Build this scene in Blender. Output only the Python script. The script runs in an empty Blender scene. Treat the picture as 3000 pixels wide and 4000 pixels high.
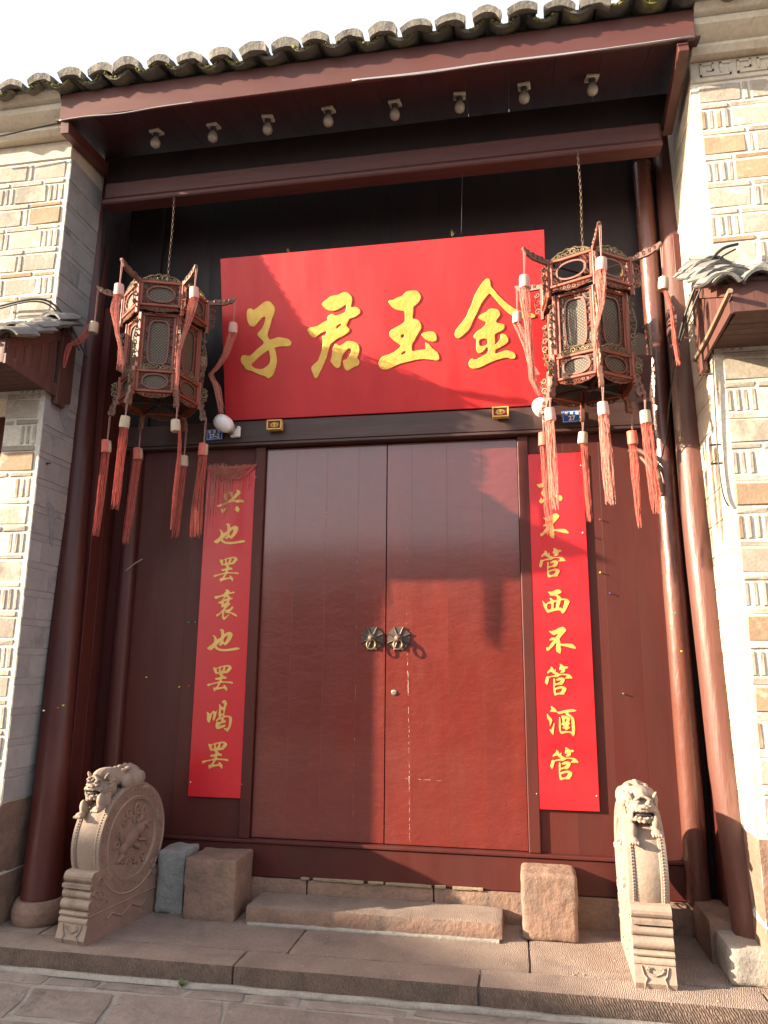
import bpy, bmesh, math, random
from mathutils import Vector, Matrix, noise

# ---------------------------------------------------------------- camera, sky, sun, exposure
scene = bpy.context.scene
col = scene.collection
cam_d = bpy.data.cameras.new('camera')
cam = bpy.data.objects.new('camera', cam_d); col.objects.link(cam)
scene.camera = cam
cam_d.sensor_fit = 'VERTICAL'; cam_d.sensor_height = 24.0; cam_d.lens = 2861.3/4000*24
cam_d.clip_start = 0.05; cam_d.clip_end = 2000
YAW, PITCH, ROLL = 0.174344, 0.205833, 0.0091243
_f = Vector((-math.sin(YAW)*math.cos(PITCH), math.cos(YAW)*math.cos(PITCH), math.sin(PITCH)))
_r = Vector((math.cos(YAW), math.sin(YAW), 0)); _u = _r.cross(_f)
_r2 = _r*math.cos(ROLL)+_u*math.sin(ROLL); _u2 = -_r*math.sin(ROLL)+_u*math.cos(ROLL)
cam.matrix_world = Matrix(((_r2.x, _u2.x, -_f.x, 0.938), (_r2.y, _u2.y, -_f.y, -5.494), (_r2.z, _u2.z, -_f.z, 1.2606), (0, 0, 0, 1)))

SUN_D = Vector((1.0, 0.3625, -0.36)).normalized()          # direction the light travels
world = bpy.data.worlds.new('World'); scene.world = world; world.use_nodes = True
nt = world.node_tree
sky = nt.nodes.new('ShaderNodeTexSky'); sky.sky_type = 'NISHITA'; sky.sun_disc = False
sky.sun_elevation = math.asin(-SUN_D.z); sky.sun_rotation = math.atan2(-SUN_D.x, -SUN_D.y)
sky.air_density = 1.0; sky.dust_density = 5.0; sky.ozone_density = 1.0
nt.links.new(sky.outputs[0], nt.nodes['Background'].inputs[0]); nt.nodes['Background'].inputs[1].default_value = 0.05
veil = nt.nodes.new('ShaderNodeBackground'); veil.inputs[0].default_value = (.95, .97, 1.0, 1); veil.inputs[1].default_value = .25    # even white veil of haze over the whole sky
addn = nt.nodes.new('ShaderNodeAddShader'); nt.links.new(nt.nodes['Background'].outputs[0], addn.inputs[0]); nt.links.new(veil.outputs[0], addn.inputs[1])
nt.links.new(addn.outputs[0], nt.nodes['World Output'].inputs[0])
sun_d = bpy.data.lights.new('sun', 'SUN'); sun_d.energy = 5.0; sun_d.angle = math.radians(0.6); sun_d.color = (1.0, 0.82, 0.60)
sun = bpy.data.objects.new('sun', sun_d); col.objects.link(sun)
sun.rotation_euler = SUN_D.to_track_quat('-Z', 'Y').to_euler(); sun.location = (-10, -6, 8)
scene.view_settings.view_transform = 'Standard'; scene.view_settings.look = 'None'
scene.view_settings.gamma = 1.0; scene.view_settings.use_curve_mapping = False
scene.view_settings.exposure = 2.0
scene.render.engine = 'CYCLES'
scene.cycles.max_bounces = 6

# ---------------------------------------------------------------- helpers
rnd = random.Random(11)
def U(a, b): return rnd.uniform(a, b)
def lerp(a, b, t): return a+(b-a)*t

class MB:
    """collects simple shapes and links them as one mesh object"""
    def __init__(s): s.v = []; s.f = []
    def add(s, vs, fs, M=None):
        n = len(s.v)
        s.v += [tuple(M @ Vector(p)) if M else tuple(p) for p in vs]
        s.f += [tuple(i+n for i in f) for f in fs]; return s
    def box(s, x0, x1, y0, y1, z0, z1, M=None):
        v = [(x, y, z) for x in (x0, x1) for y in (y0, y1) for z in (z0, z1)]
        return s.add(v, [(0, 1, 3, 2), (4, 6, 7, 5), (0, 4, 5, 1), (2, 3, 7, 6), (0, 2, 6, 4), (1, 5, 7, 3)], M)
    def cbox(s, x0, x1, y0, y1, z0, z1, b=.004, M=None, jit=0):
        """box with chamfered edges"""
        c = ((x0+x1)/2, (y0+y1)/2, (z0+z1)/2); h = ((x1-x0)/2, (y1-y0)/2, (z1-z0)/2)
        b = min(b, h[0]*.45, h[1]*.45, h[2]*.45)
        v = []; ix = {}
        for sx in (-1, 1):
            for sy in (-1, 1):
                for sz in (-1, 1):
                    sg = (sx, sy, sz); j = [U(-jit, jit) for _ in range(3)]
                    for a in range(3):
                        ix[sg, a] = len(v)
                        v.append(tuple(c[k]+sg[k]*(h[k]-(0 if k == a else b))+j[k] for k in range(3)))
        f = []
        def q(ids): f.append(tuple(ids))
        for a in range(3):
            o = [k for k in range(3) if k != a]
            for sg in (-1, 1):
                p = []
                for (m, n_) in ((-1, -1), (1, -1), (1, 1), (-1, 1)):
                    t = [0, 0, 0]; t[a] = sg; t[o[0]] = m; t[o[1]] = n_; p.append(ix[tuple(t), a])
                if (sg > 0) == (a == 1): p.reverse()
                q(p)
        for a in range(3):          # edges running along axis a
            o = [k for k in range(3) if k != a]
            for m in (-1, 1):
                for n_ in (-1, 1):
                    t0 = [0, 0, 0]; t1 = [0, 0, 0]
                    t0[a] = -1; t1[a] = 1
                    for t in (t0, t1): t[o[0]] = m; t[o[1]] = n_
                    p = [ix[tuple(t0), o[0]], ix[tuple(t1), o[0]], ix[tuple(t1), o[1]], ix[tuple(t0), o[1]]]
                    q(p)
        for sx in (-1, 1):
            for sy in (-1, 1):
                for sz in (-1, 1):
                    q([ix[(sx, sy, sz), a] for a in range(3)])
        return s.add(v, f, M)
    def tube(s, pts, r, n=6, M=None, cap=True):
        pts = [Vector(p) for p in pts]; k = len(pts)
        rr = r if isinstance(r, (list, tuple)) else [r]*k
        vs = []; fs = []; up = None
        for i, p in enumerate(pts):
            t = (pts[min(i+1, k-1)]-pts[max(i-1, 0)])
            if t.length < 1e-9: t = Vector((0, 0, 1))
            t.normalize()
            if up is None:
                up = Vector((0, 0, 1)) if abs(t.z) < .9 else Vector((1, 0, 0))
            a = t.cross(up)
            if a.length < 1e-6: a = t.orthogonal()
            a.normalize(); b = a.cross(t); up = b
            for j in range(n):
                th = 2*math.pi*j/n
                vs.append(p+(a*math.cos(th)+b*math.sin(th))*rr[i])
        for i in range(k-1):
            for j in range(n):
                fs.append((i*n+j, i*n+(j+1) % n, (i+1)*n+(j+1) % n, (i+1)*n+j))
        if cap and n > 2:
            fs.append(tuple(range(n-1, -1, -1))); fs.append(tuple((k-1)*n+j for j in range(n)))
        return s.add(vs, fs, M)
    def lathe(s, prof, n=24, M=None, cap=True):
        vs = []; fs = []; k = len(prof)
        for (r, h) in prof:
            for j in range(n):
                th = 2*math.pi*j/n; vs.append((r*math.cos(th), r*math.sin(th), h))
        for i in range(k-1):
            for j in range(n):
                fs.append((i*n+j, i*n+(j+1) % n, (i+1)*n+(j+1) % n, (i+1)*n+j))
        if cap:
            fs.append(tuple(range(n-1, -1, -1))); fs.append(tuple((k-1)*n+j for j in range(n)))
        return s.add(vs, fs, M)
    def prism(s, poly, d0, d1, M=None):
        """polygon (a, b) in the local XZ plane, extruded along Y from d0 to d1"""
        n = len(poly)
        vs = [(a, d0, b) for a, b in poly]+[(a, d1, b) for a, b in poly]
        fs = [tuple(range(n)), tuple(range(2*n-1, n-1, -1))]
        fs += [(i, n+i, n+(i+1) % n, (i+1) % n) for i in range(n)]
        return s.add(vs, fs, M)
    def ell(s, c, r, M=None, n=12, m=8):
        vs = []; fs = []
        for i in range(m+1):
            ph = math.pi*i/m
            for j in range(n):
                th = 2*math.pi*j/n
                vs.append((c[0]+r[0]*math.sin(ph)*math.cos(th), c[1]+r[1]*math.sin(ph)*math.sin(th), c[2]+r[2]*math.cos(ph)))
        for i in range(m):
            for j in range(n):
                fs.append((i*n+j, (i+1)*n+j, (i+1)*n+(j+1) % n, i*n+(j+1) % n))
        return s.add(vs, fs, M)
    def mesh(s, name, smooth=None, fix=True):
        me = bpy.data.meshes.new(name); me.from_pydata(s.v, [], s.f)
        bm = bmesh.new(); bm.from_mesh(me)
        bmesh.ops.remove_doubles(bm, verts=bm.verts, dist=1e-5)
        bmesh.ops.dissolve_degenerate(bm, edges=bm.edges, dist=1e-6)
        if fix: bmesh.ops.recalc_face_normals(bm, faces=bm.faces)
        bm.to_mesh(me); bm.free()
        if smooth is not None:
            me.polygons.foreach_set('use_smooth', [True]*len(me.polygons))
            if smooth < 180: me.set_sharp_from_angle(angle=math.radians(smooth))
        me.update(); return me
    def build(s, name, mat, parent=None, smooth=None, loc=None, fix=True):
        return obj(name, s.mesh(name, smooth, fix), mat, parent, loc)

def obj(name, me, mat=None, parent=None, loc=None, M=None):
    o = bpy.data.objects.new(name, me); col.objects.link(o)
    if mat and me and not me.materials: me.materials.append(mat)
    if parent: o.parent = parent
    if loc: o.location = loc
    if M is not None: o.matrix_basis = M
    return o
def tag(o, label, cat, group=None):
    o['label'] = label; o['category'] = cat
    if group: o['group'] = group
    return o
def thing(name, label, cat, loc=(0, 0, 0), rz=0, group=None):
    o = bpy.data.objects.new(name, None); col.objects.link(o); o.empty_display_size = .1
    o.location = loc; o.rotation_euler = (0, 0, rz); return tag(o, label, cat, group)
def struct(name, me, mat):
    o = obj(name, me, mat); o['kind'] = 'structure'; return o
def T(x, y, z): return Matrix.Translation((x, y, z))
def RZ(a): return Matrix.Rotation(a, 4, 'Z')
def RX(a): return Matrix.Rotation(a, 4, 'X')
def RY(a): return Matrix.Rotation(a, 4, 'Y')

def rough_stone(name, x0, x1, y0, y1, z0, z1, mat, parent=None, cell=.05, amp=.006, bev=.015, freq=7, seed=0):
    """stone block with worn edges and an uneven dressed surface"""
    bm = bmesh.new(); dx, dy, dz = x1-x0, y1-y0, z1-z0
    def grid(n, m, fn):
        vs = [[bm.verts.new(fn(i/n, j/m)) for j in range(m+1)] for i in range(n+1)]
        for i in range(n):
            for j in range(m): bm.faces.new((vs[i][j], vs[i+1][j], vs[i+1][j+1], vs[i][j+1]))
    nx, ny, nz = [max(2, int(d/cell)) for d in (dx, dy, dz)]
    for k in (0, 1):
        grid(nx, ny, lambda a, b: (x0+dx*a, y0+dy*b, (z0, z1)[k]))
        grid(nx, nz, lambda a, b: (x0+dx*a, (y0, y1)[k], z0+dz*b))
        grid(ny, nz, lambda a, b: ((x0, x1)[k], y0+dy*a, z0+dz*b))
    bmesh.ops.remove_doubles(bm, verts=bm.verts, dist=1e-5)
    c = Vector(((x0+x1)/2, (y0+y1)/2, (z0+z1)/2)); h = Vector((dx/2, dy/2, dz/2)); off = Vector((seed*3.7, seed*1.9, seed*5.3))
    for v in bm.verts:
        d = v.co-c
        q = Vector([max(-h[k]+bev, min(h[k]-bev, d[k])) for k in range(3)])
        e = d-q
        if e.length > 1e-6: d = q+e.normalized()*bev*min(1, 1.0) if e.length > bev*1.01 else d
        p = c+d
        nn = Vector((d.x/h.x, d.y/h.y, d.z/h.z)); nn.normalize()
        a = noise.noise((p+off)*freq)*amp+noise.noise((p+off)*freq*3.1)*amp*.5
        v.co = p+nn*a
    bmesh.ops.recalc_face_normals(bm, faces=bm.faces)
    me = bpy.data.meshes.new(name); bm.to_mesh(me); bm.free()
    me.polygons.foreach_set('use_smooth', [True]*len(me.polygons)); me.set_sharp_from_angle(angle=math.radians(50))
    return obj(name, me, mat, parent)

# ---------------------------------------------------------------- procedural materials
def mat(name, c1, c2=None, scale=5., rough=.6, bump=.2, bscale=40., bdist=.004, metal=0., coat=0., stretch=(1, 1, 1), bstretch=None,
        rand=0., stain=None, stain_scale=2.5, stain_lo=.55, stain_hi=.7, spec=.5, emit=None, wave=None, rvar=.1, detail=6, chips=None, fine=0., sub=0., crough=.12, cior=1.5):
    m = bpy.data.materials.new(name); m.use_nodes = True; N = m.node_tree.nodes; L = m.node_tree.links
    b = N['Principled BSDF']
    tc = N.new('ShaderNodeTexCoord'); oi = N.new('ShaderNodeObjectInfo')
    mul = N.new('ShaderNodeMath'); mul.operation = 'MULTIPLY'; mul.inputs[1].default_value = 41.0; L.new(oi.outputs['Random'], mul.inputs[0])
    add = N.new('ShaderNodeVectorMath'); add.operation = 'ADD'; L.new(tc.outputs['Object'], add.inputs[0])
    if rand >= 0: L.new(mul.outputs[0], add.inputs[1])
    def mapped(st):
        mp = N.new('ShaderNodeMapping'); mp.inputs['Scale'].default_value = st; L.new(add.outputs[0], mp.inputs[0]); return mp.outputs[0]
    base = mapped(stretch)
    def nz(sc, vec, det=detail, ro=.6, dist=0.):
        n = N.new('ShaderNodeTexNoise'); n.inputs['Scale'].default_value = sc; n.inputs['Detail'].default_value = det
        n.inputs['Roughness'].default_value = ro; n.inputs['Distortion'].default_value = dist; L.new(vec, n.inputs['Vector']); return n.outputs['Fac']
    def mixc(fac, a, bb):
        x = N.new('ShaderNodeMix'); x.data_type = 'RGBA'
        if fac is not None: L.new(fac, x.inputs[0])
        for sock, val in ((6, a), (7, bb)):
            if isinstance(val, tuple): x.inputs[sock].default_value = (*val, 1)
            else: L.new(val, x.inputs[sock])
        return x
    def ramp(v, lo, hi):
        r = N.new('ShaderNodeMapRange'); r.inputs[1].default_value = lo; r.inputs[2].default_value = hi; r.clamp = True; L.new(v, r.inputs[0]); return r.outputs[0]
    c2 = c2 or tuple(x*.75 for x in c1)
    n1 = nz(scale, base)
    cur = mixc(ramp(n1, .3, .7), c1, c2).outputs[2]
    if stain:
        n2 = nz(stain_scale, base, 8, .65, .4)
        cur = mixc(ramp(n2, stain_lo, stain_hi), cur, stain).outputs[2]
    if fine:
        n3 = nz(bscale*2, base, 3)
        x = N.new('ShaderNodeHueSaturation'); r = N.new('ShaderNodeMapRange'); r.inputs[1].default_value = .3; r.inputs[2].default_value = .7
        r.inputs[3].default_value = 1-fine; r.inputs[4].default_value = 1+fine; L.new(n3, r.inputs[0]); L.new(r.outputs[0], x.inputs['Value']); L.new(cur, x.inputs['Color']); cur = x.outputs[0]
    if chips:
        cc, csc, clo = chips
        n4 = nz(csc, base, 10, .75)
        cur = mixc(ramp(n4, clo, clo+.015), cur, cc).outputs[2]
    if rand > 0:
        x = N.new('ShaderNodeHueSaturation'); r = N.new('ShaderNodeMapRange'); r.inputs[3].default_value = 1-rand; r.inputs[4].default_value = 1+rand
        L.new(oi.outputs['Random'], r.inputs[0]); L.new(r.outputs[0], x.inputs['Value']); L.new(cur, x.inputs['Color']); cur = x.outputs[0]
    L.new(cur, b.inputs['Base Color'])
    rr = N.new('ShaderNodeMapRange'); rr.inputs[1].default_value = .3; rr.inputs[2].default_value = .7
    rr.inputs[3].default_value = max(.03, rough-rvar); rr.inputs[4].default_value = min(1, rough+rvar); L.new(nz(scale*2.3, base), rr.inputs[0]); L.new(rr.outputs[0], b.inputs['Roughness'])
    b.inputs['Metallic'].default_value = metal; b.inputs['Coat Weight'].default_value = coat; b.inputs['Coat Roughness'].default_value = crough; b.inputs['Coat IOR'].default_value = cior
    b.inputs['Specular IOR Level'].default_value = spec
    if sub: b.inputs['Subsurface Weight'].default_value = sub
    if emit: b.inputs['Emission Color'].default_value = (*emit[0], 1); b.inputs['Emission Strength'].default_value = emit[1]
    if bump:
        bv = mapped(bstretch) if bstretch else base
        h = nz(bscale, bv, 8, .62)
        if wave:
            w = N.new('ShaderNodeTexWave'); w.inputs['Scale'].default_value = wave[1]; w.inputs['Distortion'].default_value = wave[3]; w.inputs['Detail'].default_value = 2
            w.inputs['Detail Scale'].default_value = 1.5
            mp = N.new('ShaderNodeMapping'); mp.inputs['Rotation'].default_value = wave[0]; L.new(tc.outputs['Object'], mp.inputs[0]); L.new(mp.outputs[0], w.inputs[0])
            mm = N.new('ShaderNodeMath'); mm.operation = 'MULTIPLY_ADD'; L.new(w.outputs['Fac'], mm.inputs[0]); mm.inputs[1].default_value = wave[2]; L.new(h, mm.inputs[2]); h = mm.outputs[0]
        bp = N.new('ShaderNodeBump'); bp.inputs['Strength'].default_value = bump; bp.inputs['Distance'].default_value = bdist; L.new(h, bp.inputs['Height']); L.new(bp.outputs[0], b.inputs['Normal'])
    return m

MT = {}
MT['door'] = mat('door_lacquer', (.17, .018, .010), (.125, .0145, .009), 2.5, .42, .75, 4.4, .012, coat=1., crough=.13, cior=1.72, stretch=(1, 1, .3), bstretch=(1., 1, 1.9), rvar=.1, stain=(.11, .018, .013), stain_scale=1.6, stain_lo=.55, stain_hi=.8, chips=((.40, .28, .2), 60, .745), spec=.4)
MT['panel'] = mat('panel_lacquer', (.090, .019, .0145), (.060, .0135, .0115), 2.2, .5, .5, 9, .004, coat=.06, crough=.3, stretch=(1, 1, .22), rvar=.12, spec=.3, stain=(.045, .017, .015), stain_scale=1.5, stain_lo=.52, stain_hi=.8, chips=((.3, .2, .15), 42, .745))
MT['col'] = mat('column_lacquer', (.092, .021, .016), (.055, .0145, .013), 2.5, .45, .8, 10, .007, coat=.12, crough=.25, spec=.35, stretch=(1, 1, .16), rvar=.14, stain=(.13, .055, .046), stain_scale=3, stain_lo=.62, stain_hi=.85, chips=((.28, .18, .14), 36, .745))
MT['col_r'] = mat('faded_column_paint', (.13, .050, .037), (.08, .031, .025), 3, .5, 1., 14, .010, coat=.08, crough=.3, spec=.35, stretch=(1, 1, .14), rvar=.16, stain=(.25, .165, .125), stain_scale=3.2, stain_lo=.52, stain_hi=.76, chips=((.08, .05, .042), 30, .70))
MT['col_g'] = mat('glossy_pilaster_lacquer', (.15, .052, .036), (.10, .035, .026), 3, .3, 1., 13, .010, coat=.5, crough=.24, stretch=(1, 1, .3), rvar=.12, stain=(.20, .11, .08), stain_scale=3, stain_lo=.58, stain_hi=.78)
MT['beam'] = mat('weathered_beam', (.105, .032, .029), (.062, .021, .0205), 6, .55, .8, 16, .006, stretch=(.12, 1, 1), stain=(.19, .13, .11), stain_scale=7, stain_lo=.66, stain_hi=.8)
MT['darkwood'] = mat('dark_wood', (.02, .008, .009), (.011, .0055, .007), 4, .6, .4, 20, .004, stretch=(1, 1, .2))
MT['lintel'] = mat('lintel_wood', (.065, .026, .021), (.036, .017, .015), 6, .5, .9, 14, .007, coat=.08, stretch=(.15, 1, 1), stain=(.14, .11, .1), stain_scale=8, stain_lo=.62, stain_hi=.8)
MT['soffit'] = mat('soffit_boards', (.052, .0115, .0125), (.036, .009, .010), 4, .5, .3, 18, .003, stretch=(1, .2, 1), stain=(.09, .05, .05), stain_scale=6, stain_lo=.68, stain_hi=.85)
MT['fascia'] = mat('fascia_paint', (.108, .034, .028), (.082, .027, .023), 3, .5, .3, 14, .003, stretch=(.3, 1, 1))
MT['plaque'] = mat('red_plaque', (.60, .026, .030), (.47, .016, .02), 1.6, .45, .45, 5, .004, coat=.1, stretch=(1.6, 1, .4), rvar=.14, chips=((.2, .05, .05), 70, .77))
MT['couplet'] = mat('red_couplet_board', (.60, .016, .024), (.51, .012, .02), 1.6, .36, .25, 9, .003, coat=.25, chips=((.6, .35, .3), 80, .775))
MT['gold'] = mat('gold_paint', (.80, .55, .13), (.68, .41, .07), 14, .4, .6, 22, .008, metal=.2, bstretch=(1, 1, 1), spec=.5)
MT['gold2'] = mat('gold_lettering', (.74, .50, .15), (.64, .41, .11), 12, .4, .3, 60, .003, metal=.25)
MT['cream'] = mat('lime_plaster', (.58, .52, .42), (.50, .43, .33), 5, .85, .5, 18, .008, stain=(.36, .28, .2), stain_scale=4, stain_lo=.58, stain_hi=.75, fine=.1)
MT['brick'] = mat('limewashed_brick', (.42, .365, .305), (.33, .28, .23), 7, .9, .6, 30, .006, rand=.18, stain=(.58, .54, .46), stain_scale=4.5, stain_lo=.55, stain_hi=.66, fine=.16)
MT['lime'] = mat('white_lime_mortar', (.64, .60, .52), (.55, .51, .43), 8, .95, 1., 22, .010, stain=(.36, .31, .25), stain_scale=7, stain_lo=.62, stain_hi=.78, fine=.12)
MT['brick_o'] = mat('orange_brick', (.38, .255, .165), (.31, .21, .14), 9, .9, .6, 30, .006, rand=.15, stain=(.52, .46, .37), stain_scale=5, stain_lo=.56, stain_hi=.7, fine=.1)
MT['brick_g'] = mat('grey_brick', (.31, .275, .23), (.24, .21, .175), 9, .9, .6, 30, .006, rand=.12, stain=(.52, .47, .38), stain_scale=5, stain_lo=.46, stain_hi=.64, fine=.12)
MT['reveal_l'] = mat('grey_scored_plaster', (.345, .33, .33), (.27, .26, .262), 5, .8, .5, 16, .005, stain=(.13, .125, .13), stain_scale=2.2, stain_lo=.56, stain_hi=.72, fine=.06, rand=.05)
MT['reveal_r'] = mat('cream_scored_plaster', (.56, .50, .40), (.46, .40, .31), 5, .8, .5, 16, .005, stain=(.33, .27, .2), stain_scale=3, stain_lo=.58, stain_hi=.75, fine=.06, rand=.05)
MT['sand'] = mat('red_sandstone', (.28, .175, .128), (.18, .11, .084), 4, .88, 1., 20, .014, stain=(.12, .095, .08), stain_scale=3.6, stain_lo=.52, stain_hi=.72, chips=((.34, .26, .21), 14, .68), fine=.12, rand=.07)
MT['sand_top'] = mat('tooled_sandstone', (.30, .232, .195), (.215, .163, .137), 4, .88, .9, 34, .008, stain=(.16, .122, .105), stain_scale=2.6, stain_lo=.52, stain_hi=.74, fine=.14, rand=.06, wave=((0, 0, .25), 30, .45, 7.))
MT['sand_front'] = mat('chiselled_sandstone_edge', (.20, .135, .105), (.13, .092, .073), 7, .9, 1., 34, .012, stain=(.09, .073, .062), stain_scale=5, stain_lo=.5, stain_hi=.72, fine=.2, wave=((0, .5, 0), 24, .55, 6.))
MT['drum'] = mat('carved_drum_stone', (.325, .25, .20), (.25, .187, .147), 5, .85, .6, 30, .006, stain=(.13, .105, .085), stain_scale=5, stain_lo=.58, stain_hi=.78, fine=.08)
MT['drum_side'] = mat('rosy_drum_stone', (.27, .17, .132), (.20, .125, .098), 5, .85, .7, 28, .006, stain=(.36, .29, .24), stain_scale=5, stain_lo=.60, stain_hi=.78, fine=.08)
MT['grey_stone'] = mat('grey_granite', (.30, .30, .285), (.22, .225, .215), 8, .85, .9, 26, .012, stain=(.42, .41, .38), stain_scale=5, stain_lo=.6, stain_hi=.75, fine=.1)
MT['mortar'] = mat('pale_mortar', (.33, .30, .265), (.25, .225, .2), 12, .95, .9, 40, .01, fine=.15)
MT['paving'] = mat('worn_paving_stone', (.265, .22, .195), (.19, .155, .136), 5, .88, 1., 20, .014, stain=(.12, .10, .088), stain_scale=3, stain_lo=.55, stain_hi=.72, fine=.12, rand=.1)
MT['tile'] = mat('grey_roof_tile', (.20, .187, .165), (.125, .117, .105), 10, .9, 1., 36, .010, stain=(.30, .275, .22), stain_scale=7, stain_lo=.52, stain_hi=.7, fine=.2, rand=.2)
MT['tile_m'] = mat('mossy_roof_tile', (.14, .13, .115), (.09, .085, .075), 10, .9, .9, 40, .008, stain=(.20, .20, .04), stain_scale=9, stain_lo=.55, stain_hi=.66, fine=.2, rand=.2)
MT['slate'] = mat('canopy_tile', (.19, .185, .18), (.12, .118, .115), 9, .85, .8, 30, .006, stain=(.26, .235, .19), stain_scale=6, stain_lo=.55, stain_hi=.7, fine=.15, rand=.25)
MT['moss'] = mat('moss', (.13, .15, .02), (.2, .18, .04), 20, .95, .8, 60, .006)
MT['lantern'] = mat('lantern_rosewood', (.27, .058, .028), (.17, .038, .021), 10, .48, .4, 40, .003, coat=.1, stretch=(1, 1, .4), rvar=.1, stain=(.15, .05, .035), stain_scale=5, stain_lo=.6, stain_hi=.8)
MT['lantern_c'] = mat('lantern_carving', (.19, .055, .032), (.12, .038, .024), 14, .5, .4, 50, .003)
MT['lantern_g'] = mat('tarnished_gilt_carving', (.19, .145, .075), (.11, .075, .048), 16, .5, .5, 50, .003, metal=.2, stain=(.34, .27, .12), stain_scale=12, stain_lo=.6, stain_hi=.7)
MT['arm'] = mat('weathered_carved_arm', (.20, .085, .055), (.12, .055, .04), 12, .55, .5, 50, .003, rand=.12)
MT['thread'] = mat('red_silk_thread', (.60, .15, .11), (.50, .10, .075), 20, .65, 0, rand=.05)
MT['thread_p'] = mat('faded_red_thread', (.66, .29, .23), (.60, .20, .155), 20, .65, 0, rand=.05)
MT['wrap'] = mat('pale_thread_wrap', (.66, .40, .35), (.58, .30, .26), 25, .7, .5, 90, .002, stretch=(3, 3, .3))
MT['wood'] = mat('bare_pale_wood', (.52, .42, .31), (.42, .33, .24), 9, .65, .4, 40, .003, stretch=(1, 1, .3))
MT['cord'] = mat('pink_cord', (.42, .22, .19), (.36, .18, .15), 9, .7, 0)
MT['chain'] = mat('rusty_chain', (.17, .11, .075), (.10, .07, .05), 12, .6, .4, 60, .002, metal=.5)
MT['black'] = mat('black_cable', (.015, .015, .016), (.02, .02, .02), 5, .45, 0)
MT['greycable'] = mat('grey_cable', (.33, .33, .36), (.27, .27, .3), 5, .5, 0)
MT['conduit'] = mat('brown_conduit', (.17, .10, .07), (.13, .08, .055), 5, .5, .2, 30, .002)
MT['iron'] = mat('aged_iron', (.10, .07, .06), (.055, .042, .038), 12, .55, .8, 40, .005, metal=.45, stain=(.22, .12, .075), stain_scale=8, stain_lo=.55, stain_hi=.7)
MT['brass'] = mat('worn_brass_ring', (.28, .19, .10), (.2, .13, .07), 9, .4, .3, 60, .002, metal=.7)
MT['brasslock'] = mat('brass_lock', (.70, .52, .18), (.62, .45, .15), 9, .3, 0, metal=.8)
MT['steel'] = mat('lock_steel', (.55, .55, .55), (.5, .5, .5), 9, .3, 0, metal=.8)
MT['socket'] = mat('dusty_white_socket', (.50, .46, .40), (.42, .38, .33), 14, .6, .2, 40, .002, stain=(.20, .16, .13), stain_scale=14, stain_lo=.56, stain_hi=.68)
MT['dark_plastic'] = mat('dark_lampholder', (.06, .05, .045), (.045, .04, .035), 9, .6, 0)
MT['bulb'] = mat('dusty_bulb_glass', (.36, .32, .27), (.29, .255, .215), 9, .35, 0, spec=.5, coat=.3)
MT['led'] = mat('milky_led_bulb', (.82, .82, .84), (.8, .8, .82), 4, .25, 0, coat=.4, sub=.2)
MT['led_base'] = mat('white_plastic_base', (.72, .72, .71), (.68, .68, .67), 4, .4, 0)
MT['blue'] = mat('blue_enamel', (.012, .10, .34), (.012, .09, .31), 4, .3, 0, coat=.3)
MT['white'] = mat('white_lettering', (.78, .8, .82), (.74, .76, .78), 4, .4, 0)
MT['gilt_red'] = mat('red_lacquer_ground', (.22, .02, .015), (.18, .018, .014), 6, .5, .2, 40, .002)
MT['canopy'] = mat('canopy_red_boards', (.125, .047, .037), (.08, .031, .026), 6, .65, .9, 22, .006, stretch=(1, 1, .25), stain=(.22, .12, .09), stain_scale=6, stain_lo=.58, stain_hi=.76, rand=.1)
MT['canopy_s'] = mat('canopy_soffit_boards', (.10, .05, .04), (.07, .035, .03), 6, .7, .6, 22, .004, stretch=(1, .25, 1), rand=.1)
MT['oldwood'] = mat('bleached_bracket_wood', (.30, .235, .15), (.17, .125, .08), 9, .8, .7, 30, .005, stretch=(1, .2, 1))
MT['cement'] = mat('grey_cement_patch', (.28, .285, .31), (.21, .215, .235), 8, .9, .9, 24, .01, fine=.1)
MT['leaf'] = mat('weed_leaf', (.07, .11, .03), (.10, .13, .035), 20, .6, 0)
MT['house'] = mat('house_brickwork', (.13, .10, .085), (.10, .08, .07), 3, .9, .4, 12, .01)
MT['house_roof'] = mat('house_roof_tiles', (.10, .10, .10), (.07, .07, .07), 5, .9, .6, 12, .02)
MT['glass'] = mat('dark_window_glass', (.03, .035, .04), (.03, .03, .035), 5, .1, 0)
MT['ground'] = mat('street_ground', (.21, .165, .14), (.16, .125, .105), 3, .9, .8, 14, .012, stain=(.12, .1, .085), stain_scale=2, stain_lo=.55, stain_hi=.72, fine=.12)
for k_, c_ in dict(pin_red=(.6, .03, .02), pin_yellow=(.7, .6, .03), pin_blue=(.05, .06, .4), pin_green=(.03, .3, .16), pin_white=(.7, .68, .62)).items():
    MT[k_] = mat(k_+'_plastic', c_, c_, 5, .35, 0)

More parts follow.
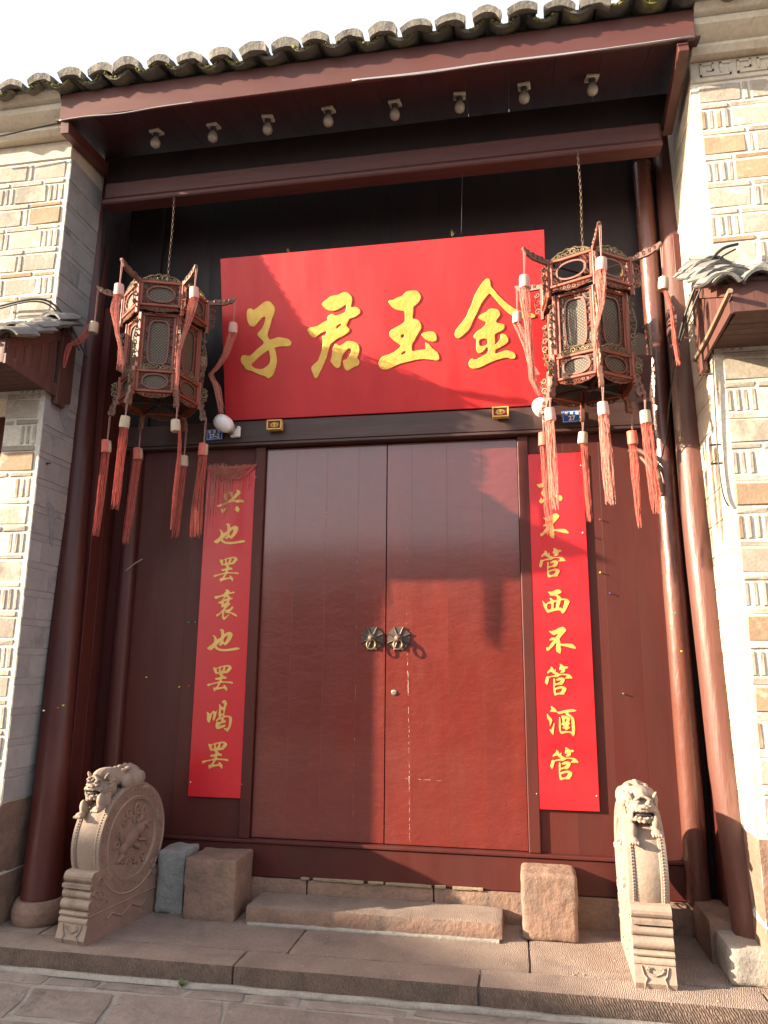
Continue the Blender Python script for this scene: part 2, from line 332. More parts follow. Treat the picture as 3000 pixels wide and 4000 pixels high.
def lattice_material():
    m = bpy.data.materials.new('woven_lattice_panel'); m.use_nodes = True; N = m.node_tree.nodes; L = m.node_tree.links; b = N['Principled BSDF']
    tc = N.new('ShaderNodeTexCoord')
    def vor(sc, rot=0):
        mp = N.new('ShaderNodeMapping'); mp.inputs['Scale'].default_value = (sc, sc, sc); mp.inputs['Rotation'].default_value = (0, rot, 0); L.new(tc.outputs['Object'], mp.inputs[0]); return mp
    mp = vor(1, math.radians(45))
    sep = N.new('ShaderNodeSeparateXYZ'); L.new(mp.outputs[0], sep.inputs[0])
    def cell(o, per):
        a = N.new('ShaderNodeMath'); a.operation = 'MULTIPLY'; a.inputs[1].default_value = 1/per; L.new(o, a.inputs[0])
        f = N.new('ShaderNodeMath'); f.operation = 'FRACT'; L.new(a.outputs[0], f.inputs[0])
        s_ = N.new('ShaderNodeMath'); s_.operation = 'SUBTRACT'; s_.inputs[1].default_value = .5; L.new(f.outputs[0], s_.inputs[0])
        ab = N.new('ShaderNodeMath'); ab.operation = 'ABSOLUTE'; L.new(s_.outputs[0], ab.inputs[0]); return ab.outputs[0]
    a, c = cell(sep.outputs[0], .0165), cell(sep.outputs[2], .0165)
    mx = N.new('ShaderNodeMath'); mx.operation = 'MAXIMUM'; L.new(a, mx.inputs[0]); L.new(c, mx.inputs[1])
    dot = N.new('ShaderNodeMath'); dot.operation = 'LESS_THAN'; dot.inputs[1].default_value = .24; L.new(mx.outputs[0], dot.inputs[0])
    x = N.new('ShaderNodeMix'); x.data_type = 'RGBA'; x.inputs[6].default_value = (.06, .042, .03, 1); x.inputs[7].default_value = (.20, .165, .12, 1); L.new(dot.outputs[0], x.inputs[0])
    L.new(x.outputs[2], b.inputs['Base Color']); b.inputs['Metallic'].default_value = .15; b.inputs['Roughness'].default_value = .6
    bp = N.new('ShaderNodeBump'); bp.inputs['Strength'].default_value = .8; bp.inputs['Distance'].default_value = .004; L.new(dot.outputs[0], bp.inputs['Height']); L.new(bp.outputs[0], b.inputs['Normal'])
    return m
MT['lattice'] = lattice_material()
CHARS = '''zi:-0.988,0.642:-153,239 -141,262 -123,266 -105,261 -98,251 -67,265 -29,291 9,313 36,313 61,295 83,265 88,236 77,198 59,163 48,125 36,90 22,55 19,30 33,2 75,9 105,16 141,10 186,-2 211,-22 218,-40 210,-57 191,-65 147,-62 102,-65 76,-72 84,-106 90,-149 89,-192 78,-231 66,-266 46,-297 20,-313 5,-311 -12,-295 -47,-284 -84,-268 -128,-245 -158,-238 -179,-224 -195,-198 -213,-174 -218,-145 -209,-120 -184,-111 -143,-119 -109,-98 -74,-69 -39,-45 -18,-26 -25,-6 -49,19 -67,40 -67,54 -51,74 -27,98 -9,132 3,167 2,183 -6,187 -25,178 -52,153 -75,130 -94,115 -117,115 -135,130 -149,164 -154,203|23,-88 31,-117 34,-153 27,-188 0,-215 -38,-233 -83,-228 -112,-214 -125,-201 -123,-188 -96,-167 -61,-136 -19,-109 12,-91;jun:-0.415,0.644:-91,256 -77,273 -47,292 -24,308 6,315 43,319 80,333 106,336 132,322 151,300 158,273 153,241 149,213 180,212 202,203 218,186 221,168 211,151 185,134 155,124 129,117 118,96 106,68 127,43 128,23 111,7 77,-13 32,-31 -5,-54 -28,-71 -40,-95 -52,-131 -65,-173 -81,-208 -105,-254 -125,-293 -144,-328 -160,-336 -174,-330 -183,-300 -197,-263 -194,-245 -175,-224 -144,-201 -128,-169 -112,-130 -100,-91 -93,-48 -99,-8 -89,2 -71,4 -64,31 -96,24 -127,8 -157,-11 -176,-8 -198,17 -221,55 -203,73 -173,75 -139,80 -105,97 -75,113 -50,122 -46,151 -29,166 -2,168 19,154 57,163 90,175 104,191 105,230 77,218 39,199 2,191 -35,199 -64,216 -86,241|24,68 54,84 62,77 43,62 24,50|7,-73 20,-72 42,-88 68,-79 106,-56 135,-57 172,-68 197,-89 205,-118 200,-161 186,-196 200,-218 202,-240 188,-257 151,-269 121,-286 99,-293 84,-283 72,-257 68,-225 72,-207 94,-198 113,-177 132,-153 139,-132 130,-117 111,-119 88,-140 69,-164 57,-192 51,-227 44,-256 25,-267 7,-264 -15,-241 -24,-225 -36,-208 -30,-183 -23,-154 -15,-111 -3,-90;yu:0.183,0.645:-149,231 -136,244 -112,244 -73,260 -39,269 -18,289 10,304 75,301 95,286 110,259 108,236 93,210 69,188 51,176 47,139 42,88 72,78 96,57 107,26 105,2 87,-27 65,-63 44,-98 31,-118 30,-167 66,-166 117,-163 139,-156 134,-118 141,-110 166,-127 192,-159 228,-192 241,-226 239,-248 220,-257 179,-249 115,-240 57,-242 1,-252 -57,-262 -103,-276 -145,-294 -180,-304 -214,-300 -235,-282 -241,-258 -237,-231 -211,-198 -176,-188 -134,-175 -99,-157 -71,-135 -60,-122 -84,-100 -121,-71 -144,-42 -149,-18 -136,5 -101,23 -59,43 -24,66 -21,99 -25,144 -63,155 -104,173 -134,203|-58,-44 -44,-33 -30,-41 -34,-56 -52,-60|-55,-181 -41,-171 -24,-167 -22,-179 -42,-190 -54,-193|107,-43 131,-30 169,-24 202,-30 222,-53 226,-77 223,-97 207,-108 170,-102 136,-84 116,-61;jin:0.859,0.652:-65,337 -49,345 -32,340 -24,315 -21,284 1,256 34,211 78,163 125,121 169,90 210,73 251,59 295,48 309,32 298,18 264,15 208,17 171,25 135,45 91,82 47,131 7,183 -30,224 -61,200 -88,167 -112,127 -136,79 -164,28 -180,-9 -200,-42 -232,-71 -259,-92 -282,-103 -301,-93 -309,-73 -304,-43 -284,-14 -248,26 -216,66 -196,111 -172,158 -151,218 -127,258 -96,305|-122,48 -102,73 -64,89 -40,109 -3,110 27,100 42,74 41,51 21,26 15,2 69,-15 74,-31 70,-53 45,-69 15,-80 -1,-94 0,-128 -1,-164 21,-149 40,-123 45,-91 75,-93 93,-112 102,-135 92,-161 65,-178 34,-195 4,-208 1,-235 33,-229 71,-218 109,-223 142,-240 153,-263 145,-284 118,-286 85,-276 40,-281 -6,-292 -59,-311 -113,-335 -159,-345 -189,-338 -206,-318 -205,-287 -183,-262 -157,-273 -119,-258 -65,-231 -55,-205 -64,-185 -83,-203 -102,-221 -122,-227 -138,-218 -147,-191 -146,-153 -145,-119 -162,-106 -161,-87 -140,-58 -105,-37 -78,-16 -66,8 -92,23|-123,-143 -115,-124 -81,-117 -60,-128 -59,-151 -71,-166 -101,-173 -120,-162;xing:-1.279,2.539:-61,62 -54,64 -43,59 -29,74 -33,51 -25,27 -25,10 -38,7 -51,22 -59,42|-23,82 -12,81 4,76 15,81 15,62 15,38 5,41 -11,60|-116,-29 -92,-25 -55,-12 -22,2 3,23 27,48 46,67 52,80 43,96 53,94 68,90 81,77 82,65 69,52 51,33 29,11 57,11 94,12 109,4 116,-10 93,-11 53,-14 44,-12 53,-6 24,-5 -4,-10 -38,-21 -71,-35 -93,-43 -112,-41|-71,-55 -62,-62 -44,-57 -20,-48 -38,-69 -51,-88 -59,-96 -73,-84 -76,-67|43,-44 57,-43 72,-52 80,-64 75,-84 67,-93 51,-80 33,-64 48,-62;ye:-1.271,2.274:-39,71 -34,82 -21,85 -5,80 0,68 1,48 16,55 35,64 52,61 70,50 69,31 61,9 48,-10 29,-31 10,-40 -5,-28 -16,-41 -25,-45 -39,-32 -54,-35 -52,-48 -37,-61 -11,-67 34,-66 75,-60 106,-54 128,-57 132,-66 118,-73 79,-79 21,-85 -22,-83 -45,-76 -65,-64 -75,-56 -90,-73 -103,-76 -121,-70 -132,-62 -111,-44 -82,-22 -76,4 -78,20 -87,30 -96,34 -82,37 -64,25 -52,6 -22,26 -24,54 -29,75|31,34 27,12 14,-12 4,-18 -1,-6 1,13 15,28|-27,-11 -28,-23 -33,-27 -42,-27;ba:-1.283,1.988:-61,81 -35,77 -18,85 22,95 62,100 79,92 89,79 83,66 68,51 55,40 12,35 23,23 26,14 45,12 49,-3 17,-4 15,-21 55,-23 90,-24 104,-31 99,-39 59,-34 10,-34 -2,-49 -12,-67 31,-62 28,-47 44,-55 58,-70 61,-83 56,-94 45,-85 34,-75 -3,-82 -35,-92 -41,-100 -47,-92 -52,-71 -31,-68 -21,-51 -14,-37 -49,-44 -75,-51 -95,-62 -104,-45 -79,-40 -44,-33 -15,-26 -3,-12 -29,-13 -43,-1 -19,5 0,12 -11,31 -33,33 -35,29 -45,39 -55,60|-31,73 -18,75 -14,65 -15,49 -29,45|1,80 19,84 18,69 8,55 1,54|37,85 60,87 58,76 43,55 32,59 38,72;shuai:-1.272,1.711:-12,118 6,118 23,109 30,96 50,100 64,100 67,91 51,86 27,82 12,75 25,69 33,55 54,52 53,44 32,37 25,19 35,9 34,-1 17,-16 1,-31 -2,-40 20,-37 36,-32 46,-17 59,-15 61,-27 47,-44 37,-54 62,-64 89,-77 98,-94 79,-88 54,-74 33,-65 26,-87 11,-104 -4,-118 -15,-115 -25,-102 -28,-82 -25,-56 -42,-74 -60,-87 -73,-92 -76,-81 -68,-73 -48,-64 -27,-41 -10,-19 -31,-22 -37,-11 -38,7 -54,9 -66,18 -37,31 -27,50 -17,62 -39,62 -60,54 -81,45 -94,49 -98,63 -87,68 -61,70 -16,85 -24,88 -5,103|-16,42 -11,52 2,59 12,59 12,51|-17,9 -17,17 -10,24 7,30 1,19 -6,11|-8,-52 -3,-46 0,-61 11,-64 28,-66 21,-79 5,-93 -12,-95 -12,-74;he:-1.278,0.871:-102,29 -73,14 -61,28 -46,37 -29,27 -19,45 -22,19 -27,-4 -38,-31 -45,-35 -52,-22 -48,1 -48,15 -57,12 -63,-11 -70,-37 -75,-51 -85,-49 -97,-32 -97,0|-7,87 9,74 13,67 33,68 31,92 14,98 26,114 42,114 55,98 57,84 49,66 43,26 40,6 70,2 92,-2 102,-16 102,-42 96,-74 82,-102 68,-114 37,-86 69,-88 79,-71 81,-37 80,-14 70,-7 33,-15 47,-32 57,-40 48,-49 23,-54 8,-67 -1,-70 -1,-74 24,-69 48,-62 54,-72 37,-84 12,-93 -9,-97 -22,-88 -26,-62 -19,-47 -23,-33 -8,-15 1,-7 -7,6 -5,37 -4,65|12,46 30,40 31,20 14,17|9,-9 20,2 31,3 23,-8|-16,-44 -7,-31 15,-25 17,-38 7,-45;dong:1.231,2.558:-92,40 -72,43 -32,55 -7,64 -6,93 2,111 17,110 20,95 10,74 20,64 12,53 -5,46 -19,5 -22,-7 5,-3 6,30 19,30 15,-6 29,-9 24,-22 14,-24 11,-109 1,-111 -12,-95 0,-88 2,-26 -25,-31 -33,-53 -46,-53 -60,-29 -44,1 -33,24 -63,12 -80,18|-63,-65 -56,-71 -55,-78 -27,-69 -7,-65 -7,-72 -37,-87 -62,-109 -78,-92|28,-43 64,-49 81,-49 92,-65 87,-90 68,-90 47,-66;bu:1.256,2.278:-81,65 -62,64 -38,73 -3,90 19,94 33,84 40,71 32,58 14,38 -9,9 -4,-7 -4,-24 36,-24 75,-25 91,-37 102,-52 95,-60 54,-51 -1,-38 0,-62 -4,-87 -11,-94 -24,-87 -36,-69 -32,-16 -51,-38 -74,-61 -92,-75 -102,-73 -101,-51 -88,-51 -70,-25 -50,-1 -81,-2 -69,14 -54,19 -36,19 -19,46 -44,36 -61,43 -70,51;guan:1.231,2.005:-52,88 -41,87 -33,76 -32,66 -26,66 -17,75 -17,53 -5,49 7,41 39,41 71,39 86,28 95,15 90,9 43,10 61,25 49,31 29,34 9,29 -6,19 -34,19 -62,13 -69,-5 -76,-28 -85,-36 -95,-20 -90,-5 -82,23 -68,20 -46,28 -19,34 -35,43 -47,52 -60,50 -74,41 -74,55 -51,77|12,109 27,105 44,93 61,94 70,85 63,79 47,75 48,62 37,50 12,49 23,60 20,68 10,64 8,78 14,94|-31,10 -24,-3 -24,-26 2,-19 17,-3 0,-6 -19,-3 1,13 24,16 38,11 43,1 35,-20 19,-35 -3,-34 -27,-43 -29,-57 -1,-48 26,-45 46,-52 51,-63 45,-81 35,-91 36,-100 14,-102 -6,-102 -23,-109 -33,-105 -38,-82 -38,-44 -36,-6|-24,-72 -4,-64 16,-60 23,-64 17,-78 5,-88 -15,-92 -21,-88;xi:1.247,1.722:-53,70 -26,71 9,86 26,86 41,73 40,62 25,53 13,48 32,35 39,22 78,18 94,2 95,-8 80,-40 62,-72 49,-86 37,-83 25,-65 -11,-69 -56,-82 -66,-77 -80,-52 -89,-27 -95,6 -83,-7 -68,-17 -58,-5 -36,3 -44,23 -30,23 -16,8 9,14 8,28 -2,39 -37,43 -44,56|-61,-22 -36,-16 -33,-32 -35,-53 -60,-57|-15,-9 3,-6 1,-27 -3,-47 -17,-48|35,5 55,8 62,3 56,-25 43,-53 33,-45 19,-42 30,-15;jiu:1.256,0.887:-72,99 -55,93 -43,83 -33,69 -36,59 -78,64 -68,74|-30,61 4,68 46,79 77,82 98,76 100,68 77,64 45,57 58,46 80,25 86,5 88,-36 86,-75 77,-99 70,-98 55,-80 29,-78 -2,-87 -12,-81 -20,-64 -21,-26 -17,23 -11,24 -8,0 -8,-38 -7,-69 19,-67 53,-68 67,-70 66,-24 64,10 58,26 31,40 29,48 19,55 -10,46 -26,52|1,37 30,35 55,24 54,9 48,-6 56,-15 43,-31 55,-45 19,-63 25,-55 2,-46 13,-35 -4,-23 5,-10 2,14|22,11 32,14 31,-4 22,-5|-99,48 -84,30 -68,12 -67,-3 -78,-29 -84,-35 -85,-4 -100,17|-53,-13 -52,-29 -56,-60 -60,-91 -68,-91 -85,-66 -85,-57 -72,-58 -60,-32'''
# ---------------------------------------------------------------- ground: street, platform, step
ZS, ZP = -.552, -.435
g = MB().box(-60, 60, -60, 30, ZS-.3, ZS-.03)
street = struct('street', g.mesh('street'), MT['ground'])
mor = MB().box(-4.6, 4.6, -3.6, -1.05, ZS-.029, ZS-.012)
mo = mor.build('joint_mortar', MT['mortar'], street)
rows = [(-1.095, -1.215), (-1.215, -1.60), (-1.60, -2.05), (-2.05, -2.6), (-2.6, -3.15)]
prng = random.Random(5)
for ri, (ya, yb) in enumerate(rows):
    x = -3.9+prng.uniform(0, .4)
    while x < 3.9:
        w = prng.uniform(.32, .62) if ri == 0 else prng.uniform(.45, .95)
        gp = .012+.008*prng.random()
        sk = .0 if ri == 0 else -.10
        j = lambda: prng.uniform(-.018, .018)
        p = [(x+gp+j(), ya-gp+j()), (x+w-gp+j(), ya-gp+j()), (x+w-gp+sk*(yb-ya)*2.2+j(), yb+gp+j()), (x+gp+sk*(yb-ya)*2.2+j(), yb+gp+j())]
        # slab as a subdivided, slightly uneven plate
        n = 7; vs = []; fs = []; off = Vector((x*3, ri*7, 0)); tilt = prng.uniform(-.006, .006)
        for a in range(n+1):
            for b in range(n+1):
                u_, v_ = a/n, b/n
                px = lerp(lerp(p[0][0], p[1][0], u_), lerp(p[3][0], p[2][0], u_), v_)
                py = lerp(lerp(p[0][1], p[1][1], u_), lerp(p[3][1], p[2][1], u_), v_)
                ed = min(u_, 1-u_, v_, 1-v_)
                wob = noise.noise((Vector((px, py, 0))+off)*6)*.016 if ed == 0 else 0
                z = ZS+noise.noise((Vector((px, py, 0))+off)*5)*.005+tilt*(u_-.5)-(.007 if ed == 0 else 0)
                vs.append((px+wob, py+wob*.8, z))
        for a in range(n):
            for b in range(n): fs.append((a*(n+1)+b, (a+1)*(n+1)+b, (a+1)*(n+1)+b+1, a*(n+1)+b+1))
        rim = [a*(n+1) for a in range(n+1)]+[n*(n+1)+b for b in range(1, n+1)]+[a*(n+1)+n for a in range(n-1, -1, -1)]+[b for b in range(n-1, 0, -1)]
        k0 = len(vs); vs += [(vs[i][0], vs[i][1], ZS-.05) for i in rim]
        for i in range(len(rim)): fs.append((rim[i], rim[(i+1) % len(rim)], k0+(i+1) % len(rim), k0+i))
        MB().add(vs, fs).build('paving_slab', MT['paving'], street, smooth=50)
        x += w
# mortar fillet along the foot of the platform
fil = MB(); pts = []
for i in range(60):
    x = -3.9+i*.135
    pts.append((x, -1.083+noise.noise(Vector((x*4, 1, 0)))*.012, ZS-.002+noise.noise(Vector((x*5, 3, 0)))*.006))
fil.tube(pts, .024, 6); fil.build('mortar_fillet', MT['mortar'], street, smooth=60)

plat = struct('entrance_platform', MB().box(-4.2, 4.2, -1.03, .5, ZS-.02, ZP-.03).mesh('entrance_platform'), MT['mortar'])
def slab(x0, x1, y0, y1, seed, mt='sand_top', z0=ZS-.01, z1=ZP, amp=.004):
    o = rough_stone('stone_slab', x0+.003, x1-.003, y0+.003, y1-.003, z0, z1, MT[mt], plat, .045, amp, .013, 5, seed); return o
fx = [-4.1, -2.55, -.70, .70, 2.2, 4.1]
for i in range(5):
    o = slab(fx[i], fx[i+1], -1.07, -.82, 20+i, amp=.005)
    o.data.materials.append(MT['sand_front'])
    for p in o.data.polygons:
        if p.normal.y < -.6: p.material_index = 1
bx_ = [-4.1, -2.1, -.45, .98, 2.3, 4.1]
for i in range(5): slab(bx_[i], bx_[i+1], -.82, .1, 40+i, z0=ZP-.06)

st = rough_stone('step_stone', -.875, .822, -.402, -.062, ZP-.01, -.322, MT['sand_top'], None, .03, .006, .02, 8, 3)
st.data.materials.append(MT['sand'])
for p in st.data.polygons:
    if p.normal.y < -.5 or abs(p.normal.x) > .6: p.material_index = 1
tag(st, 'long low sandstone step lying in front of the red double door', 'step')
o = MB(); pts = [(x/20-.85, -.408+noise.noise(Vector((x*.7, 2, 0)))*.008, ZP+.006) for x in range(0, 34)]
o.tube(pts, [.016+.008*noise.noise(Vector((i*.6, 0, 1))) for i in range(34)], 6); o.build('mortar_bedding', MT['mortar'], st, smooth=60)

# stone plinth under the timber front
plinth = thing('stone_plinth', 'low sandstone plinth running under the red timber sill', 'plinth')
px_ = [-2.38, -1.3, -.55, .35, 1.2, 2.12]
for i in range(5): rough_stone('plinth_stone', px_[i]+.003, px_[i+1]-.003, -.056, .09, ZP-.02, -.236, MT['sand'], plinth, .04, .004, .012, 8, 60+i)

# ---------------------------------------------------------------- brick piers with scored plaster reveals
def chamfer_mesh(name, w, d, h, b=.006, jit=.0025):
    return MB().cbox(-w/2, w/2, -d/2, d/2, -h/2, h/2, b, None, jit).mesh(name)
BR = {}
for nm, w, h in (('big', .285, .148), ('up', .047, .148), ('flat', .285, .043), ('flat2', .19, .043), ('half', .13, .148), ('half_flat', .09, .043)):
    BR[nm] = []
    for k in range(3):
        for mk in ('brick', 'brick_o', 'brick_g'):
            me = chamfer_mesh('brick_'+nm, w-.013+U(-.005, .003), .05, h-.004+U(-.004, .002), U(.005, .009), .0012 if nm == 'up' else .0032); me.materials.append(MT[mk]); BR[nm].append(me)
def put_brick(par, nm, x, y, z):
    r = rnd.random(); kind = 0 if r < .74 else (1 if r < .87 else 2)
    if z < .25 or (nm == 'big' and rnd.random() < .06): kind = rnd.choice((0, 2))
    me = BR[nm][rnd.randrange(3)*3+kind]
    o = bpy.data.objects.new('brick', me); col.objects.link(o); o.parent = par
    o.location = (x+U(-.002, .002), y+U(-.003, .003), z+U(-.0015, .0015)); o.rotation_euler = (U(-.008, .008), U(-.008, .008), U(-.008, .008)); return o
W_ = dict(big=.285, up=.047, flat=.285, flat2=.19, half=.13, half_flat=.09)
def brick_face(par, xe, sgn, z0, z1, y, lim, canopy_z):
    z = z0; c = 0
    while z < z1:
        # flat course
        L = lim(z+.02); x = .034; first = True
        while x < L-.05:
            nm = 'flat2' if (first and c % 2) else 'flat'; first = False
            if x+W_[nm] > L+.02 and L < 1: nm = 'flat2' if x+.19 <= L+.02 else 'half_flat'
            if nm == 'half_flat' and x+.09 > L+.02: break
            put_brick(par, nm, xe+sgn*(x+W_[nm]/2), y, z+.0225); x += W_[nm]+.001
        z += .048
        x = .034; seq = []
        if c % 2 == 0: seq = ['up']*rnd.choice((3, 4, 3)) + ['big'] + ['up']*rnd.choice((1, 2, 2))+['big']+['up']*3+['big']+['up']*2+['big']
        else: seq = ['big']+['up']*rnd.choice((1, 1, 2))+['big']+['up']*rnd.choice((2, 3))+['big']+['up']*2+['big', 'up', 'up']
        for nm in seq:
            if x+W_[nm]*.5 > L or (L < 1 and x+W_[nm] > L+.02): break
            put_brick(par, nm, xe+sgn*(x+W_[nm]/2), y, z+.076); x += W_[nm]+.001
        z += .153; c += 1
def pier(sgn, xe, label, rev_mat, rev_lab):
    p = thing('brick_pier', label, 'brick pier', (0, 0, 0))
    a, b = sorted((xe, xe+sgn*.31)); a2, b2 = sorted((xe+sgn*.002, xe+sgn*1.75)); oa, ob = sorted((xe+sgn*.31, xe+sgn*1.75))
    core = MB().box(a2 if sgn > 0 else a2, b2, -.855, .35, 3.2, 5.42)            # wall above the shop opening
    core.box(*sorted((xe+sgn*.002, xe+sgn*.31)), -.855, .35, ZP-.02, 3.199)      # jamb beside the opening
    core.build('mortar_core', MT['lime'], p)
    MB().cbox(oa, ob, -.46, -.40, ZP-.02, 3.198, .004).build('shop_shutter', MT['panel'], p)
    brick_face(p, xe, sgn, .36, 5.18, -.836, lambda z: .31 if z < 3.2 else 1.7, 3.2)
    # sandstone foot
    rough_stone('foot_stone', *sorted((xe-sgn*.004, xe+sgn*.30)), -.868, -.45, ZP-.005, -.12, MT['sand'], p, .05, .005, .012, 6, 5+sgn)
    rough_stone('foot_stone', *sorted((xe-sgn*.002, xe+sgn*.295)), -.862, -.45, -.115, .335, MT['sand'], p, .05, .005, .012, 6, 9+sgn)
    # scored plaster plates on the reveal, each a shallow block
    zz = .34; c = 0
    while zz < 5.2:
        hh = .155; ys = [-.855, -.60, -.28] if c % 2 else [-.855, -.72, -.45, -.28]
        for k in range(len(ys)-1):
            x0, x1 = sorted((xe-sgn*.006+U(-.0015, .0015), xe+sgn*.012))
            MB().cbox(x0, x1, ys[k]+.0013, ys[k+1]-.0013, zz+.0013, zz+hh-.0013, .0015).build('plaster_block', rev_mat, p)
        x0, x1 = sorted((xe-sgn*.005, xe+sgn*.012))
        MB().cbox(x0, x1, -.853, -.28, zz+hh, zz+.2, .002).build('plaster_course', rev_mat, p)
        zz += .203; c += 1
    # plain plaster band, raised meander band and the corbelled cornice under the eave
    xa, xb = sorted((xe-sgn*.004, xe+sgn*1.75))
    MB().cbox(xa, xb, -.868, -.3, 5.20, 5.36, .006).build('plaster_band', MT['cream'], p)
    prof = [(-.80, 5.362), (-.93, 5.362), (-.96, 5.40), (-.95, 5.43), (-.99, 5.45), (-1.045, 5.50), (-1.05, 5.545), (-1.02, 5.55), (-1.07, 5.575), (-1.10, 5.62), (-1.10, 5.66), (-.80, 5.66)]
    m = MB(); m.prism(prof, xa+.003, xb-.003, Matrix(((0, 1, 0, 0), (1, 0, 0, 0), (0, 0, 1, 0), (0, 0, 0, 1))))
    m.build('cornice', MT['cream'], p, smooth=25)
    k = 0
    while k < 5 and sgn > 0:
        x = xe+sgn*(.06+k*.24); w = .11
        m = MB()
        for (u0, u1, v0, v1) in ((0, .2, 0, .012), (0, .012, 0, .10), (0, .09, .088, .10), (.078, .09, .04, .10), (.045, .09, .04, .052), (.13, .142, .02, .10), (.13, .2, .088, .10), (.188, .2, .0, .06)):
            m.box(*sorted((x+sgn*u0, x+sgn*u1)), -.878, -.866, 5.235+v0, 5.235+v1)
        m.build('meander_relief', MT['cream'], p); k += 1
    return p
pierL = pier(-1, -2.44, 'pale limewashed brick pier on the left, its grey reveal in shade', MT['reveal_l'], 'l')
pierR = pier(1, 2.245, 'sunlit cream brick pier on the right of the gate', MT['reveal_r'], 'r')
# cement patch, water pipe stain and painted board on the left reveal
m = MB()
def patch(poly, x, d, seed):
    mm = MB(); n = len(poly); v = [(x, a, b) for a, b in poly]+[(x-.02, a, b) for a, b in poly]
    mm.add(v, [tuple(range(n))]+[(i, (i+1) % n, n+(i+1) % n, n+i) for i in range(n)]); return mm
patch([(-.83, 3.86), (-.74, 3.83), (-.70, 3.74), (-.66, 3.70), (-.62, 3.60), (-.58, 3.45), (-.58, 3.10), (-.60, 3.02), (-.66, 3.08), (-.70, 3.16), (-.67, 3.3), (-.66, 3.42), (-.68, 3.58), (-.73, 3.68), (-.80, 3.74)], -2.429, .01, 1).build('cement_patch', MT['cement'], pierL)
patch([(-.70, 2.42), (-.63, 2.40), (-.60, 2.22), (-.60, 2.10), (-.64, 2.12), (-.66, 2.25), (-.68, 2.33)], -2.430, .01, 2).build('cement_patch', MT['cement'], pierL)

# ---------------------------------------------------------------- columns
def column(pts, rr, label, base=None, nm='timber_column', mt='col'):
    c = thing(nm, label, 'column', (pts[0][0], pts[0][1], ZP))
    m = MB(); P = []; Rr = []
    for i in range(len(pts)-1):
        for k in range(12):
            t = k/12; p = [lerp(pts[i][j], pts[i+1][j], t) for j in range(3)]
            P.append((p[0]-pts[0][0]+noise.noise(Vector((p[2]*1.3, i, 3)))*.004, p[1]-pts[0][1], p[2]-ZP)); Rr.append(lerp(rr[i], rr[i+1], t)+noise.noise(Vector((p[2]*3, 1, 7)))*.002)
    P.append((pts[-1][0]-pts[0][0], pts[-1][1]-pts[0][1], pts[-1][2]-ZP)); Rr.append(rr[-1])
    m.tube(P, Rr, 28); m.build('shaft', MT[mt], c, smooth=60)
    if base:
        r, h = base
        b = MB().lathe([(r*.92, 0), (r*.98, .02), (r, .06), (r*.97, .1), (r*1.0, h*.55), (r*.95, h*.8), (r*.86, h), (r*.5, h+.002)], 24)
        b.build('stone_base', MT['sand'], c, smooth=40)
    return c
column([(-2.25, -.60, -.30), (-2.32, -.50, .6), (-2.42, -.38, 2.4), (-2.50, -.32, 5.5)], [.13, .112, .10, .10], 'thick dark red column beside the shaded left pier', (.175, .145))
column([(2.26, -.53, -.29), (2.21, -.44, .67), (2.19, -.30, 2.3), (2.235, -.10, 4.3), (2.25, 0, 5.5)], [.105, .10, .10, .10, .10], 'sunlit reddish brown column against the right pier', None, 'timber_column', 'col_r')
rough_stone('stone_base', -.20, .05, -.27, .07, -.005, .19, MT['mortar'], bpy.data.objects['timber_column.001'], .025, .012, .022, 9, 4)
column([(-2.13, -.035, -.23), (-2.13, -.035, 3.0)], [.07, .062], 'slim dark pilaster between the left wall panels', None, 'pilaster')
column([(2.075, -.06, -.23), (2.055, -.05, 3.3), (2.05, -.05, 5.2)], [.078, .07, .068], 'slim glossy pilaster left of the sunlit column', None, 'pilaster', 'col_g')

# ---------------------------------------------------------------- door surround
fr = thing('door_frame', 'dark painted timber frame and sill around the double door', 'door frame', (0, 0, -.23))
def fb(nm, x0, x1, y0, y1, z0, z1, mt, b=.006, par=fr):
    lx, ly, lz = par.location
    return MB().cbox(x0-lx, x1-lx, y0-ly, y1-ly, z0-lz, z1-lz, b).build(nm, MT[mt], par)
fb('threshold', -2.36, 2.07, -.05, .05, -.234, -.012, 'panel')
fb('sill_lip', -2.35, 2.06, -.064, .05, -.0118, .012, 'panel', .008)
fb('post', -1.085, -1.003, -.038, .06, .0122, 2.985, 'panel'); fb('post', 1.003, 1.085, -.038, .06, .0122, 2.985, 'panel')
fb('lintel', -2.40, 2.10, -.075, .06, 3.012, 3.20, 'lintel', .01); fb('lintel_bead', -2.40, 2.10, -.088, .06, 2.986, 3.011, 'lintel', .008)
MB().box(-2.5, 2.3, .062, .075, -.1, 5.8).build('backing_wall', MT['darkwood'], fr)
wear = MB()
for i in range(26):
    x = U(-.45, .62) if i > 7 else U(-.75, .7); l = U(.03, .14)
    wear.cbox(x-l/2, x+l/2, -.0655-U(0, .0012), -.05, -.010+U(0, .006), .010+U(0, .0035), .004)
wear.build('worn_sill_edge', MT['oldwood'], fr)
def planks(par, nm, xs, y0, y1, z0, z1, mt, b=.0006, jit=.0003, g=.0002):
    lx, ly, lz = par.location
    for i in range(len(xs)-1):
        dy = U(-jit, jit)
        MB().cbox(xs[i]+g-lx, xs[i+1]-g-lx, y0+dy-ly, y1-ly, z0-lz, z1-lz, b).build(nm, MT[mt], par)
wl = thing('timber_wall_panel', 'dark red plank wall panel left of the door, behind the couplet board', 'wall panel', (-1.6, 0, .012))
planks(wl, 'plank', [-2.34, -2.10, -1.86, -1.62, -1.37, -1.086], -.012, .04, .0125, 2.985, 'panel')
wr = thing('timber_wall_panel', 'reddish brown plank wall panel right of the door, behind the couplet board', 'wall panel', (1.6, 0, .012))
